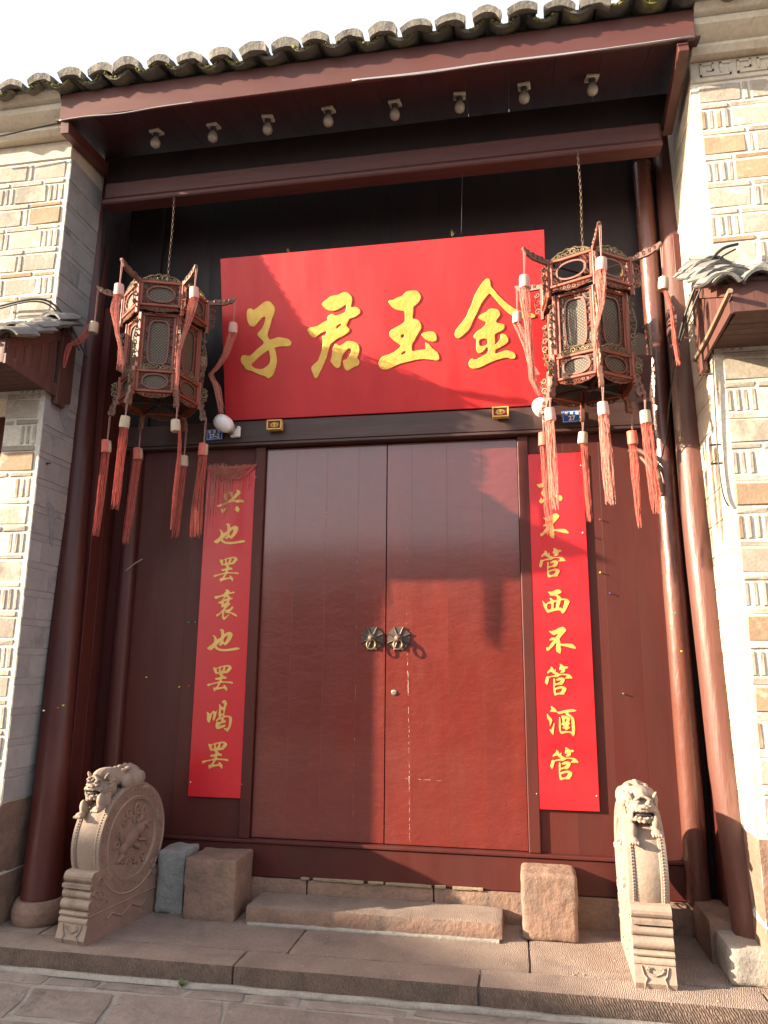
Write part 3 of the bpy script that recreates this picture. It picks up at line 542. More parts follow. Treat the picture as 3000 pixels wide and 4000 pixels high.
planks(wr, 'plank', [1.086, 1.34, 1.60, 1.82, 2.03], -.012, .04, .0125, 2.985, 'panel')
sl = thing('timber_side_wall', 'narrow dark plank wall between left column and left pilaster', 'wall panel', (-2.33, -.3, ZP))
m = MB()
for i in range(2): MB().cbox(-.035, .035, -.02+i*.1501, .13+i*.15-.0005, .0, 4.6, .003).build('plank', MT['panel'], sl)
sr = thing('timber_side_wall', 'narrow plank wall beside the right column', 'wall panel', (2.23, -.2, ZP))
MB().cbox(-.03, .05, -.02, .22, .0, 4.9, .003).build('plank', MT['panel'], sr)
rough_stone('plinth_stone', -2.36, -2.10, -.45, -.06, ZP-.02, -.24, MT['sand'], plinth, .04, .004, .012, 8, 71)
rough_stone('plinth_stone', 2.03, 2.3, -.5, -.06, ZP-.02, -.20, MT['sand'], plinth, .04, .006, .012, 8, 72)
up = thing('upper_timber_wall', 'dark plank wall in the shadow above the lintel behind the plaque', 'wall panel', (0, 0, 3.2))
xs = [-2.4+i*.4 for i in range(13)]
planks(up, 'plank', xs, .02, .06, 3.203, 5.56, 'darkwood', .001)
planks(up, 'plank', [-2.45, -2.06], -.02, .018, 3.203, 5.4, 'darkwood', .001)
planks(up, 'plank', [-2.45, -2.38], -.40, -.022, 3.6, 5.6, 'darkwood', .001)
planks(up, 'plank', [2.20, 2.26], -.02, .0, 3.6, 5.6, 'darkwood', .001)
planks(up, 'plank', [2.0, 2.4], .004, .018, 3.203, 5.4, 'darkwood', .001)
bm_ = thing('main_beam', 'weathered dark timber beam spanning the gate above the lanterns', 'beam', (0, -.5, 4.97))
MB().cbox(-2.325, 2.10, -.06, .06, .045, .21, .02).build('beam_body', MT['beam'], bm_)
MB().cbox(-2.325, 2.10, -.075, .07, 0, .0445, .012).build('beam_lip', MT['beam'], bm_)
MB().cbox(-2.36, 2.18, .02, .06, .2105, .50, .004).build('upper_board', MT['darkwood'], bm_)

# ---------------------------------------------------------------- eave: soffit boards, fascia, tiles
roof = thing('tiled_roof', 'grey clay tiled eave with mossy edge above the gate', 'roof', (0, -1.05, 5.4))
SL = Matrix.Rotation(math.radians(13.5), 4, 'X')           # roof slope
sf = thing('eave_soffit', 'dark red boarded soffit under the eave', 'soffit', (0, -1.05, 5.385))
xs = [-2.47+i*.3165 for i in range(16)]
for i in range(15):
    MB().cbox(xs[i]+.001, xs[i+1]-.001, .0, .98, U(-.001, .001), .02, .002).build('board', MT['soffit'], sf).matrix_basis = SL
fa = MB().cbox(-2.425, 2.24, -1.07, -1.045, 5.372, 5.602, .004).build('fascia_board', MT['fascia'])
tag(fa, 'long brownish red fascia board under the roof tiles', 'fascia')
# rafter ends at the right and left
for sx, xx, lab in ((1, 2.16, 'right'), (-1, -2.39, 'left')):
    rb = MB().cbox(-.035, .035, -.02, .62, -.10, -.004, .004).build('bracket_timber', MT['fascia'])
    rb.location = (xx, -1.03, 5.375); rb.rotation_euler = (math.radians(-14 if sx > 0 else 6), 0, 0)
    tag(rb, 'short red bracket timber under the '+lab+' end of the eave', 'bracket')
SP = .243; x = -3.5; k = 0
def arc_tile(r0, r1, a0, a1, y0, y1, n=10, inv=False):
    vs = []; fs = []
    for yy in (y0, y1):
        for rr in (r0, r1):
            for i in range(n+1):
                a = lerp(a0, a1, i/n); vs.append((rr*math.cos(a), yy, rr*math.sin(a)*(-1 if inv else 1)))
    q = n+1
    for i in range(n):
        fs += [(i, i+1, q+i+1, q+i), (2*q+i, 3*q+i, 3*q+i+1, 2*q+i+1), (q+i, q+i+1, 3*q+i+1, 3*q+i), (i, 2*q+i, 2*q+i+1, i+1)]
    fs += [(0, q, 3*q, 2*q), (n, 2*q+n, 3*q+n, q+n)]
    return vs, fs
def band(w, rise, th, side, y0, y1, n=9, inv=False):
    """shallow curved tile: arc band of width w; outer and inner curves"""
    vs = []; fs = []; q = n+1
    for yy in (y0, y1):
        for k in (0, 1):
            for i in range(q):
                u_ = -1+2*i/n; z = (rise if k else rise*.8)*(1-u_*u_)+(0 if k == 0 else th)
                vs.append((u_*w/2*(1 if k else .93), yy, -z if inv else z))
    for i in range(n):
        fs += [(i, i+1, q+i+1, q+i), (2*q+i, 3*q+i, 3*q+i+1, 2*q+i+1), (q+i, q+i+1, 3*q+i+1, 3*q+i), (i, 2*q+i, 2*q+i+1, i+1)]
    fs += [(0, q, 3*q, 2*q), (n, 2*q+n, 3*q+n, q+n)]
    return vs, fs
while x < 3.4:
    jx, jz = U(-.018, .018), U(-.010, .010)
    dr = -.03*max(0, (-2.2-x))
    M0 = T(x+jx, -.10+U(-.02, .02), .222+jz+dr) @ SL
    for r in range(3):
        me = MB(); w = .205+U(-.015, .012)
        if r == 0:
            v, f = band(w,   .040+U(-.008, .01), .046+U(-.012, .012), 0, -.05+U(-.012, .01), .012); me.add(v, f)
            v, f = band(w*.95, .048, .016, 0, .0125, .30); me.add([(p[0], p[1], p[2]+.034) for p in v], f)
        else:
            v, f = band(w, .048, .016, 0, .24*r, .24*r+.28); me.add([(p[0], p[1], p[2]+.034) for p in v], f)
        for i, p in enumerate(me.v):
            q = Vector(p); nn = noise.noise(q*18+Vector((x*9, r*3, 0)))*.012; me.v[i] = tuple(q+Vector((nn, nn*.8, nn)))
        o = me.build('cover_tile', MT['tile'], roof, smooth=40)
        o.matrix_basis = M0 @ T(0, 0, .012*r) @ RY(U(-.09, .09)) @ RX(U(-.06, .05))
    M1 = T(x+SP/2+U(-.012, .012), -.115+U(-.018, .018), .262+U(-.008, .008)+dr) @ SL
    for r in range(3):
        v, f = band(.21, .052+U(-.006, .008), .015, 0, .24*r, .24*r+.3, inv=True)
        me = MB().add(v, f)
        for i, p in enumerate(me.v):
            q = Vector(p); nn = noise.noise(q*18+Vector((x*7, r*3, 5)))*.007; me.v[i] = (q.x+nn, q.y+nn*2, q.z+nn)
        o = me.build('pan_tile', MT['tile_m'], roof, smooth=40); o.matrix_basis = M1 @ T(0, 0, .012*r) @ RY(U(-.08, .08))
    if rnd.random() < .75:
        mo_ = MB()
        for q in range(14):
            a = U(-1, 1); mo_.ell((.09*a, U(-.014, .01), -.050*(1-a*a)-.004), (U(.006, .018), U(.006, .014), U(.004, .011)), None, 6, 4)
        o = mo_.build('moss_tuft', MT['moss'], roof, smooth=180); o.matrix_basis = M1; o['kind'] = 'stuff'
    x += SP; k += 1
bed = MB().box(-3.6, 3.6, .03, 1.0, .17, .20).build('roof_deck', MT['darkwood'], roof); bed.matrix_basis = SL
MB().box(-2.43, 2.24, .0, .02, .203, .235).build('tile_batten', MT['darkwood'], roof)

for sx, lab in ((-1, 'plain plastered wall continuing to the left of the left pier'), (1, 'plain plastered wall continuing to the right of the right pier')):
    xa = -4.19 if sx < 0 else 3.995
    w = thing('neighbour_wall', lab, 'wall', (xa, -.5, ZP))
    MB().cbox(*sorted((sx*.001, sx*6)), -.34, .8, -.15, 5.85, .01).build('wall_face', MT['cream'], w)
    MB().cbox(*sorted((sx*.001, sx*6)), -.75, .85, 5.855, 5.98, .01).build('eave', MT['darkwood'], w)
    MB().cbox(*sorted((sx*1.2, sx*2.3)), -.36, -.341, 0, 2.3, .006).build('shop_door', MT['panel'], w)

# ---------------------------------------------------------------- houses along the street behind the viewer
def house(nm, label, gable, x0, x1, y0, y1, he, hr):
    h = thing(nm, label, 'house', ((x0+x1)/2, (y0+y1)/2, ZS)); cx, cy = (x0+x1)/2, (y0+y1)/2
    w, d = (x1-x0)/2, (y1-y0)/2; he -= ZS; hr -= ZS
    MB().box(-w, w, -d, d, -.02, he).build('wall', MT['house'], h)
    m = MB()
    if gable:
        poly = [(-w-.3, he-.05), (0, hr), (w+.3, he-.05), (w+.3, he+.1), (0, hr+.15), (-w-.3, he+.1)]
        m.prism([(-w, he), (w, he), (0, hr)], -d, d); m.build('gable_wall', MT['house'], h); m = MB()
        m.prism(poly, -d-.2, d+.2); m.build('roof', MT['house_roof'], h)
    else:
        Mx = Matrix(((0, 1, 0, 0), (1, 0, 0, 0), (0, 0, 1, 0), (0, 0, 0, 1)))
        m.prism([(-d-.5, he), (0, hr), (d+.5, he), (d+.5, he+.12), (0, hr+.12), (-d-.5, he+.12)], -w-.2, w+.2, Mx); m.build('roof', MT['house_roof'], h)
    n = int(w*2/2.6)
    for i in range(n):
        xx = -w+(i+.5)*2*w/n
        wn = MB().cbox(xx-.55, xx+.55, d+.001, d+.06, .9, 2.3, .01).build('window', MT['panel'], h)
        MB().box(xx-.48, xx+.48, d+.05, d+.066, .97, 2.23).build('pane', MT['glass'], wn)
    return h
house('street_house', 'low tiled house across the street facing the gate', False, -6, 14, -17, -12.2, 2.9, 4.4)
house('street_house', 'broad gabled house further left across the street', True, -33.4, -14.6, -14, -8.0, 5.4, 7.72)
# ---------------------------------------------------------------- door leaves
def knocker(par, x, z, ring_mat):
    k = MB(); n = 8; R = .093
    M = T(x, -.002, z) @ RX(math.pi/2)
    k.lathe([(R, 0), (R*.97, .008), (R*.5, .013), (.001, .014)], 8, M @ RZ(math.pi/8), cap=False)
    for i in range(8):
        a = math.pi/8+i*math.pi/4
        k.tube([M @ Vector((math.cos(a)*R*.3, math.sin(a)*R*.3, .014)), M @ Vector((math.cos(a)*R*.98, math.sin(a)*R*.98, .010))], [.008, .006], 6)
    b = k.build('knocker_plate', MT['iron'], par, smooth=35)
    d = MB().lathe([(.036, .008), (.035, .02), (.029, .034), (.017, .043), (.001, .046)], 18, M, cap=False)
    d.tube([(x, -.05, z+.004), (x, -.062, z-.006), (x, -.058, z-.022)], .006, 6)
    d.build('knocker_boss', MT['iron'], b, smooth=50)
    pts = [(x+math.cos(t)*.033, -.056+math.sin(t)*.006, z-.046+math.sin(t)*.035) for t in [i*2*math.pi/20 for i in range(21)]]
    MB().tube(pts, .0058, 8, cap=False).build('knocker_ring', MT[ring_mat], b, smooth=180)
dl = thing('door_leaf', 'left leaf of the red lacquered double door, mostly in shade', 'door', (-.5, .02, .012))
dr_ = thing('door_leaf', 'right leaf of the red lacquered double door with brass lock', 'door', (.5, .02, .012))
def leaf(par, xs, lab):
    lx, ly, lz = par.location
    for i in range(len(xs)-1):
        w = MB(); n, m = 4, 60; x0, x1 = xs[i]+.0002, xs[i+1]-.0002; z0, z1 = .018, 2.975
        w.cbox(x0-lx, x1-lx, .0-ly, .05-ly, z0-lz, z1-lz, .0005)
        w.build('plank', MT['door'], par)
leaf(dl, [-.999, -.745, -.49, -.235, -.012], 'l'); leaf(dr_, [-.004, .19, .46, .73, .999], 'r')
for par, x in ((dl, -.108), (dr_, .093)):
    k0 = Vector(par.location)
    knocker(par, x-k0.x, 1.455-k0.z, 'brass')
    for c in par.children:
        if c.name.startswith('knocker'): c.location = (0, -k0.y, 0)
kl = MB().lathe([(.020, 0), (.020, .006), (.016, .008)], 20, T(.057-.5, -.02-.001, 1.062-.012) @ RX(math.pi/2)).build('lock_ring', MT['steel'], dr_, smooth=40)
MB().lathe([(.013, .008), (.012, .011)], 16, T(.057-.5, -.02-.001, 1.062-.012) @ RX(math.pi/2)).build('lock_cylinder', MT['brasslock'], kl, smooth=40)
# peeled filler along the crack of the right leaf, and scuffs
crk = MB()
cz = [(.155, 1.36, .003), (.158, 1.30, .003), (.160, 1.22, .005), (.164, 1.14, .004), (.163, 1.10, .008), (.163, 1.05, .003), (.166, .98, .003), (.166, .88, .003), (.17, .80, .004), (.17, .70, .002), (.172, .56, .002), (.172, .44, .006), (.172, .41, .003), (.174, .30, .002), (.175, .20, .002), (.176, .165, .005), (.176, .11, .006), (.174, .06, .003), (.178, -.02+.06, .002)]
for i in range(len(cz)-1):
    (xa, za, ra), (xb, zb, rb) = cz[i], cz[i+1]
    n = 6; ra *= .6; rb *= .6
    for k in range(n):
        if rnd.random() < .45 and max(ra, rb) < .004: continue
        t0, t1 = k/n, (k+1)/n; w0, w1 = lerp(ra, rb, t0)*U(.2, 1.1), lerp(ra, rb, t1)*U(.2, 1.1); j0, j1 = U(-.002, .002), U(-.002, .002)
        crk.add([(lerp(xa, xb, t0)-.5-w0+j0, -.0214, lerp(za, zb, t0)-.012), (lerp(xa, xb, t0)-.5+w0+j0, -.0214, lerp(za, zb, t0)-.012), (lerp(xa, xb, t1)-.5+w1+j1, -.0214, lerp(za, zb, t1)-.012), (lerp(xa, xb, t1)-.5-w1+j1, -.0214, lerp(za, zb, t1)-.012)], [(0, 1, 2, 3)])
crk.build('peeled_crack', MT['wood'], dr_, fix=False)

def flecks(par, items, mt='wood', nm='paint_fleck'):
    m = MB(); lx = par.location.x
    for (x0, z0, x1, z1, n, w) in items:
        for k in range(n):
            t = rnd.random(); x, z = lerp(x0, x1, t)+U(-.003, .003), lerp(z0, z1, t)+U(-.003, .003); l = U(.004, .018)
            dx, dz = (x1-x0), (z1-z0); q = math.hypot(dx, dz); dx, dz = dx/q*l, dz/q*l; px, pz = -dz/l*w*U(.4, 1.2), dx/l*w*U(.4, 1.2)
            m.add([(x-lx-dx, -.0213, z-dz-.012), (x-lx+px, -.0213, z+pz-.012), (x-lx+dx, -.0213, z+dz-.012), (x-lx-px, -.0213, z-pz-.012)], [(0, 1, 2, 3)])
    o = m.build(nm, MT[mt], par, fix=False); o['kind'] = 'stuff'
flecks(dl, [(-.235, 1.0, -.235, 2.5, 12, .0010), (-.49, 1.7, -.49, 2.6, 8, .0008), (-.235, .15, -.235, .8, 6, .0010)])
flecks(dr_, [(.12, .463, .40, .455, 12, .0010), (.15, 1.5, .15, 2.4, 9, .0009)])
# ---------------------------------------------------------------- calligraphy boards
CH = {}
for ent in CHARS.split(';'):
    k, c, ps = ent.split(':'); CH[k] = (tuple(map(float, c.split(','))), [[tuple(int(q)/1000 for q in pt.split(',')) for pt in pl.split(' ')] for pl in ps.split('|')])
def smooth_poly(p, n=3):
    out = []; L = len(p)
    for i in range(L):
        p0, p1, p2, p3 = p[i-1], p[i], p[(i+1) % L], p[(i+2) % L]
        for k in range(n):
            t = k/n
            out.append(tuple(.5*(2*p1[j]+(p2[j]-p0[j])*t+(2*p0[j]-5*p1[j]+4*p2[j]-p3[j])*t*t+(3*p1[j]-p0[j]-3*p2[j]+p3[j])*t**3) for j in (0, 1)))
    return out
def curve_mesh(name, polys, ext, bev, sm=3):
    cu = bpy.data.curves.new(name, 'CURVE'); cu.dimensions = '2D'; cu.fill_mode = 'BOTH'; cu.extrude = ext; cu.bevel_depth = bev; cu.bevel_resolution = 1; cu.offset = -bev
    for p in polys:
        p = smooth_poly(p, sm); s_ = cu.splines.new('POLY'); s_.points.add(len(p)-1)
        for i, q in enumerate(p): s_.points[i].co = (q[0], q[1], 0, 1)
        s_.use_cyclic_u = True
    t = bpy.data.objects.new('tmp', cu); me = bpy.data.meshes.new_from_object(t)
    bpy.data.objects.remove(t); bpy.data.curves.remove(cu); me.name = name
    return me
plq = thing('name_plaque', 'large bright red plaque with four gold brush characters above the door', 'plaque', (0, -.05, 3.216))
tilt = math.atan2(.29, 1.304)
PL = RX(tilt)                                           # leans out at the top
b = MB().cbox(-1.358, 1.25, 0, .03, 0, 1.336, .004).build('board', MT['plaque'], plq); b.matrix_basis = PL
FACE = Matrix(((1, 0, 0, 0), (0, 0, -1, 0), (0, 1, 0, 0), (0, 0, 0, 1)))     # local XY -> board XZ, normal to -Y
for k, en in (('zi', 'gold brush character meaning son, leftmost on the plaque'), ('jun', 'gold brush character meaning ruler'), ('yu', 'gold brush character meaning jade'), ('jin', 'gold brush character meaning gold, rightmost on the plaque')):
    c, polys = CH[k]; me = curve_mesh('character', polys, .0015, .0035)
    o = obj('character', me, MT['gold'], plq); o['label'] = en
    o.matrix_basis = PL @ T(c[0], -.0017, c[1]) @ FACE
def hook(x, par): pass
def couplet(label, x0, x1, z0, z1, seq, tiltx):
    p = thing('couplet_board', label, 'couplet board', ((x0+x1)/2, -.02, z0)); cx = (x0+x1)/2
    p.rotation_euler = (0, tiltx, 0)
    MB().cbox(-(x1-x0)/2, (x1-x0)/2, -.015, .006, 0, z1-z0, .003).build('board', MT['couplet'], p)
    for k, (x, z) in seq:
        if k not in cmesh: cmesh[k] = curve_mesh('character', CH[k][1], .0012, .0012, 2)
        obj('character', cmesh[k], MT['gold2'], p, M=T(x-cx, -.0162, z-z0) @ FACE)
    for (sx, sz) in ((.46, .04), (.46, .96), (-.46, .04)):
        MB().ell(((x1-x0)*sx, -.016, (z1-z0)*sz), (.005, .003, .005), None, 8, 4).build('nail', MT['pin_white'], p, smooth=180)
    return p
cmesh = {}
couplet('red couplet board left of the door, reading with thread caught on its top', -1.495, -1.057, .285, 2.835,
        [('xing', (-1.279, 2.539)), ('ye', (-1.271, 2.274)), ('ba', (-1.283, 1.988)), ('shuai', (-1.272, 1.711)), ('ye', (-1.275, 1.437)), ('ba', (-1.286, 1.149)), ('he', (-1.278, .871)), ('ba', (-1.292, .585))], 0)
bpy.data.objects['couplet_board']['label'] = 'red couplet board left of the door with eight gold characters'
couplet('red couplet board right of the door with eight gold characters', 1.048, 1.484, .297, 2.835,
        [('dong', (1.231, 2.558)), ('bu', (1.256, 2.278)), ('guan', (1.231, 2.005)), ('xi', (1.247, 1.722)), ('bu', (1.271, 1.445)), ('guan', (1.245, 1.169)), ('jiu', (1.256, .887)), ('guan', (1.261, .602))], 0)

# ---------------------------------------------------------------- gilded rest blocks, number plates, bulbs
def rest_block(x, z, lab):
    t = thing('gilded_block', lab, 'carved block', (x, -.088, z), 0, 'gilded blocks under the plaque')
    m = MB(); w, h = .062, .041
    for q in ((-w, w, h-.010, h), (-w, w, -h, -h+.010), (-w, -w+.010, -h+.0101, h-.0101), (w-.010, w, -h+.0101, h-.0101)): m.cbox(q[0], q[1], -.055, .0, q[2], q[3], .003)
    m.build('frame', MT['gold2'], t); MB().box(-w+.008, w-.008, -.04, .0, -h+.008, h-.008).build('ground', MT['gilt_red'], t)
    m = MB(); m.ell((0, -.046, 0), (.012, .010, .012), None, 10, 6)
    for i in range(10):
        a = i*math.pi/5+.2; l = .032 if i % 5 in (0, 4, 1) else .022
        m.ell((math.cos(a)*l*.8, -.043, math.sin(a)*.017), (.012, .006, .006), T(0, 0, 0), 8, 5)
    m.build('flower_relief', MT['gold2'], t, smooth=180)
rest_block(-.905, 3.135, 'small gilded carved block under the left part of the plaque'); rest_block(.885, 3.15, 'small gilded carved block under the right part of the plaque')
def text_mesh(body, size, bold=.0):
    cu = bpy.data.curves.new('t', 'FONT'); cu.body = body; cu.size = size; cu.align_x = 'CENTER'; cu.align_y = 'CENTER'; cu.extrude = .0006; cu.offset = bold
    t = bpy.data.objects.new('tmp', cu); me = bpy.data.meshes.new_from_object(t); bpy.data.objects.remove(t); bpy.data.curves.remove(cu); return me
def number_plate(x, z, top, num, lab, rot=0):
    p = thing('house_number_plate', lab, 'number plate', (x, -.089, z)); p.rotation_euler = (0, rot, 0)
    w, h = .072, .048
    MB().cbox(-w, w, -.006, 0, -h, h, .003).build('plate', MT['blue'], p)
    m = MB()
    for q in ((-w+.008, w-.008, h-.0105, h-.008), (-w+.008, w-.008, -h+.008, -h+.0105), (-w+.008, -w+.0105, -h+.0106, h-.0106), (w-.0105, w-.008, -h+.0106, h-.0106)): m.box(q[0], q[1], -.0072, -.0055, q[2], q[3])
    m.build('border', MT['white'], p)
    for i, ch in enumerate(top): obj('street_name', text_mesh(ch, .025, .0006), MT['white'], p, M=T(-.04+i*.04, -.0066, .022) @ FACE)
    obj('number', text_mesh(num, .05, .0012), MT['white'], p, M=T(0, -.0066, -.014) @ FACE)
number_plate(-1.425, 3.09, '老菜街', '27-2', 'blue house number plate reading 27-2 beside the left white bulb', -.04)
number_plate(1.412, 3.10, '老菜街', '27', 'blue house number plate reading 27 under the right lantern', -.03)
def led(x, z, d, lab):
    t = thing('led_bulb', lab, 'light bulb', (x, -.09, z)); d = Vector(d).normalized()
    M = d.to_track_quat('Z', 'Y').to_matrix().to_4x4()
    MB().cbox(-.04, .04, -.03, .002, -.045, .045, .006).build('base_plate', MT['led_base'], t)
    M2 = T(0, -.02, 0) @ M
    MB().lathe([(.034, 0), (.036, .02), (.046, .05), (.05, .056)], 20, M2).build('lamp_base', MT['led_base'], t, smooth=40)
    m = MB()
    for i in range(20):
        a = i*math.pi/10; m.box(-.002, .002, .0385, .046, .012, .05, M2 @ RZ(a))
    m.build('cooling_fin', MT['conduit'], t)
    MB().lathe([(.052, .057), (.062, .075), (.066, .10), (.066, .13), (.062, .155), (.05, .178), (.03, .193), (.0005, .198)], 28, M2, cap=False).build('globe', MT['led'], t, smooth=180)
led(-1.24, 3.10, (-.62, -.6, .42), 'round white bulb left of the door lintel, tilted to the left')
led(1.235, 3.10, (-.35, -.75, .30), 'round white bulb at the right end of the plaque, behind the lantern tassels')

bx8 = [-1.79, -1.31, -.85, -.36, .155, .645, 1.12, 1.605]
for i, x in enumerate(bx8):
    y = -.74+.015*math.sin(i*1.7); z0 = 5.385+math.tan(math.radians(13.5))*(y+1.05)-.002
    nth = ('leftmost', 'second from the left', 'third from the left', 'fourth from the left', 'fifth from the left', 'sixth from the left', 'seventh from the left', 'rightmost')[i]
    t = thing('eave_bulb', 'dusty unlit bulb on a white socket under the eave, '+nth, 'light bulb', (x, y, z0), U(-.15, .15), 'bulbs in a row under the eave')
    MB().cbox(-.045, .045, -.045, .045, -.022, -.001, .004).build('socket_plate', MT['socket'], t).rotation_euler = (math.radians(13.5), 0, 0)
    MB().lathe([(.024, -.018), (.026, -.03), (.022, -.058), (.017, -.062)], 16).build('lampholder', MT['dark_plastic'], t, smooth=40)
    MB().lathe([(.014, -.05), (.018, -.064), (.034, -.088), (.04, -.112), (.036, -.134), (.02, -.15), (.0005, -.154)], 20, None, cap=False).build('bulb', MT['bulb'], t, smooth=180)

# ---------------------------------------------------------------- lanterns
def spiral(cx, cz, r, a0, turns, sgn=1, n=14):
    return [(cx+math.cos(a0+sgn*turns*2*math.pi*i/n)*r*(1-.75*i/n), 0, cz+math.sin(a0+sgn*turns*2*math.pi*i/n)*r*(1-.75*i/n)) for i in range(n+1)]
def scrolls(w, h, hole, sd, r=.0042):
    """carved vine scrolls filling a w x h panel round an oval hole"""
    R = random.Random(sd); m = MB()
    spots = []
    tries = 0
    while len(spots) < 26 and tries < 900:
        tries += 1; x, z = R.uniform(-w/2, w/2), R.uniform(-h/2, h/2); q = R.uniform(.010, .019)
        if abs(x) > w/2-q or abs(z) > h/2-q: continue
        if (abs(x)/(hole[0]+q*.7))**hole[2]+(abs(z)/(hole[1]+q*.7))**hole[2] < 1: continue
        if any((x-a)**2+(z-b)**2 < (q+c)**2*.8 for a, b, c in spots): continue
        spots.append((x, z, q))
    for (x, z, q) in spots:
        p = spiral(x, z, q, R.uniform(0, 6.28), 1.1, R.choice((-1, 1)), 9)
        m.tube(p, [r*(1-.3*i/9) for i in range(10)], 4)
        a = R.uniform(0, 6.28); m.tube([(x+math.cos(a)*q, 0, z+math.sin(a)*q), (x+math.cos(a+.5)*q*1.6, 0, z+math.sin(a+.5)*q*1.6)], [r, r*.4], 4)
    return m
def ring_panel(w, h, hw, hh, e, y0, y1, n=40):
    """flat ring: superellipse band that frames the opening"""
    m = MB(); vs = []; fs = []
    def pt(k, s):
        a = 2*math.pi*k/n; c, s_ = math.cos(a), math.sin(a)
        return (math.copysign(abs(c)**(2/e), c)*hw*s, math.copysign(abs(s_)**(2/e), s_)*hh*(1+(s-1)*hw/hh))
    for yy in (y0, y1):
        for s in (1., 1.+.012/hw):
            for k in range(n):
                a, b_ = pt(k, s); vs.append((a, yy, b_))
    for k in range(n):
        k2 = (k+1) % n
        fs += [(k, n+k, n+k2, k2), (2*n+k, 2*n+k2, 3*n+k2, 3*n+k), (k, k2, 2*n+k2, 2*n+k), (n+k, 3*n+k, 3*n+k2, n+k2)]
    return m.add(vs, fs)
def face_meshes(w, h, hole, e, sd):
    """meshes of one hexagon face (x along face, y outward = -, z up), centred"""
    fr_ = MB(); t = .02
    fr_.cbox(-w/2, w/2, -.010, .012, h/2-t, h/2, .004); fr_.cbox(-w/2, w/2, -.014, .012, -h/2, -h/2+t, .007)
    fr_.cbox(-w/2, -w/2+t, -.008, .012, -h/2+t+.0002, h/2-t-.0002, .004); fr_.cbox(w/2-t, w/2, -.008, .012, -h/2+t+.0002, h/2-t-.0002, .004)
    iw, ih = w-2*t, h-2*t
    rp = ring_panel(iw, ih, hole[0], hole[1], e, -.004, .004)
    cv = scrolls(iw, ih, (hole[0]+.010, hole[1]+.010, e), sd); cv.v += []
    n0 = len(cv.v); cv.v += rp.v; cv.f += [tuple(i+n0 for i in f) for f in rp.f]
    la = MB().box(-iw/2, iw/2, .008, .011, -ih/2, ih/2)
    return fr_.mesh('panel_frame'), cv.mesh('fretwork', 60), la.mesh('lattice_panel')
def crest_mesh(w, h, sd, flip=False):
    """low arched crest of scrolls"""
    R = random.Random(sd); m = MB(); n = 7
    for s in (-1, 1):
        for i in range(4):
            x = s*w*(.06+.115*i); hh = h*(1-.2*i); q = hh*.42
            p = spiral(x, q*.9, q, R.uniform(0, 6), 1.15, s, 10); m.tube(p, [.0055*(1-.3*k/10) for k in range(11)], 5)
    arch = [(w*(-.48+.96*i/16), 0, h*max(.08, math.sin(math.pi*i/16)**.7)*(.9+.1*math.cos(i*1.9))) for i in range(17)]
    m.tube(arch, .0055, 5); m.tube([(-w*.48, 0, .002), (w*.48, 0, .002)], .005, 4)
    if flip: m.v = [(a, b_, -c) for a, b_, c in m.v]
    return m.mesh('crest', 60)
def arm_mesh():
    """carved dragon head arm, pointing along +X from the post"""
    top = [(0, .012), (.04, .020), (.07, .034), (.095, .026), (.12, .038), (.145, .044), (.165, .036), (.18, .052), (.205, .056), (.222, .066), (.236, .060), (.232, .046), (.222, .040)]
    bot = [(.212, .024), (.20, .012), (.185, .014), (.165, .002), (.13, -.008), (.08, -.012), (0, -.020)]
    m = MB(); m.prism(top+bot, -.011, .011)
    for (x, z, q) in ((.055, .012, .016), (.10, .012, .017), (.145, .02, .016), (.185, .032, .013)):
        for s in (-1, 1):
            p = [(a, s*.0125, c) for a, _, c in spiral(x, z, q, 1.0, 1.1, 1, 9)]; m.tube(p, .004, 4)
    m.ell((.225, 0, .058), (.012, .014, .011), None, 8, 5)
    return m.mesh('dragon_arm', 50)
def drop_mesh():
    """carved drop hanging from a lower corner, pointing outwards (+X) and down"""
    pol = [(0, .03), (.02, .035), (.035, .01), (.028, -.02), (.045, -.045), (.05, -.075), (.06, -.10), (.055, -.12), (.035, -.112), (.02, -.125), (.004, -.10), (.008, -.06), (0, -.03)]
    m = MB(); m.prism(pol, -.012, .012)
    for (x, z, q) in ((.02, .01, .012), (.028, -.045, .014), (.034, -.085, .015)):
        for s in (-1, 1): m.tube([(a, s*.013, c) for a, _, c in spiral(x, z, q, 2.0, 1.1, -1, 9)], .004, 4)
    return m.mesh('corner_drop', 50)
def wing_mesh(h):
    """fretted side wing along a post, outwards (+X)"""
    m = MB(); n = max(3, int(h/.055))
    for i in range(n):
        z = h*(.5-(i+.5)/n); q = .026*(1-.12*abs(i-n/2))
        m.tube([(a, 0, c) for a, _, c in spiral(.026, z, q, 1.5*i, 1.2, 1 if i % 2 else -1, 12)], [.0062*(1-.3*k/12) for k in range(13)], 5)
    m.tube([(.004, 0, h/2), (.03, 0, h*.30), (.05, 0, 0), (.03, 0, -h*.30), (.004, 0, -h/2)], .005, 4)
    return m.mesh('side_wing', 60)
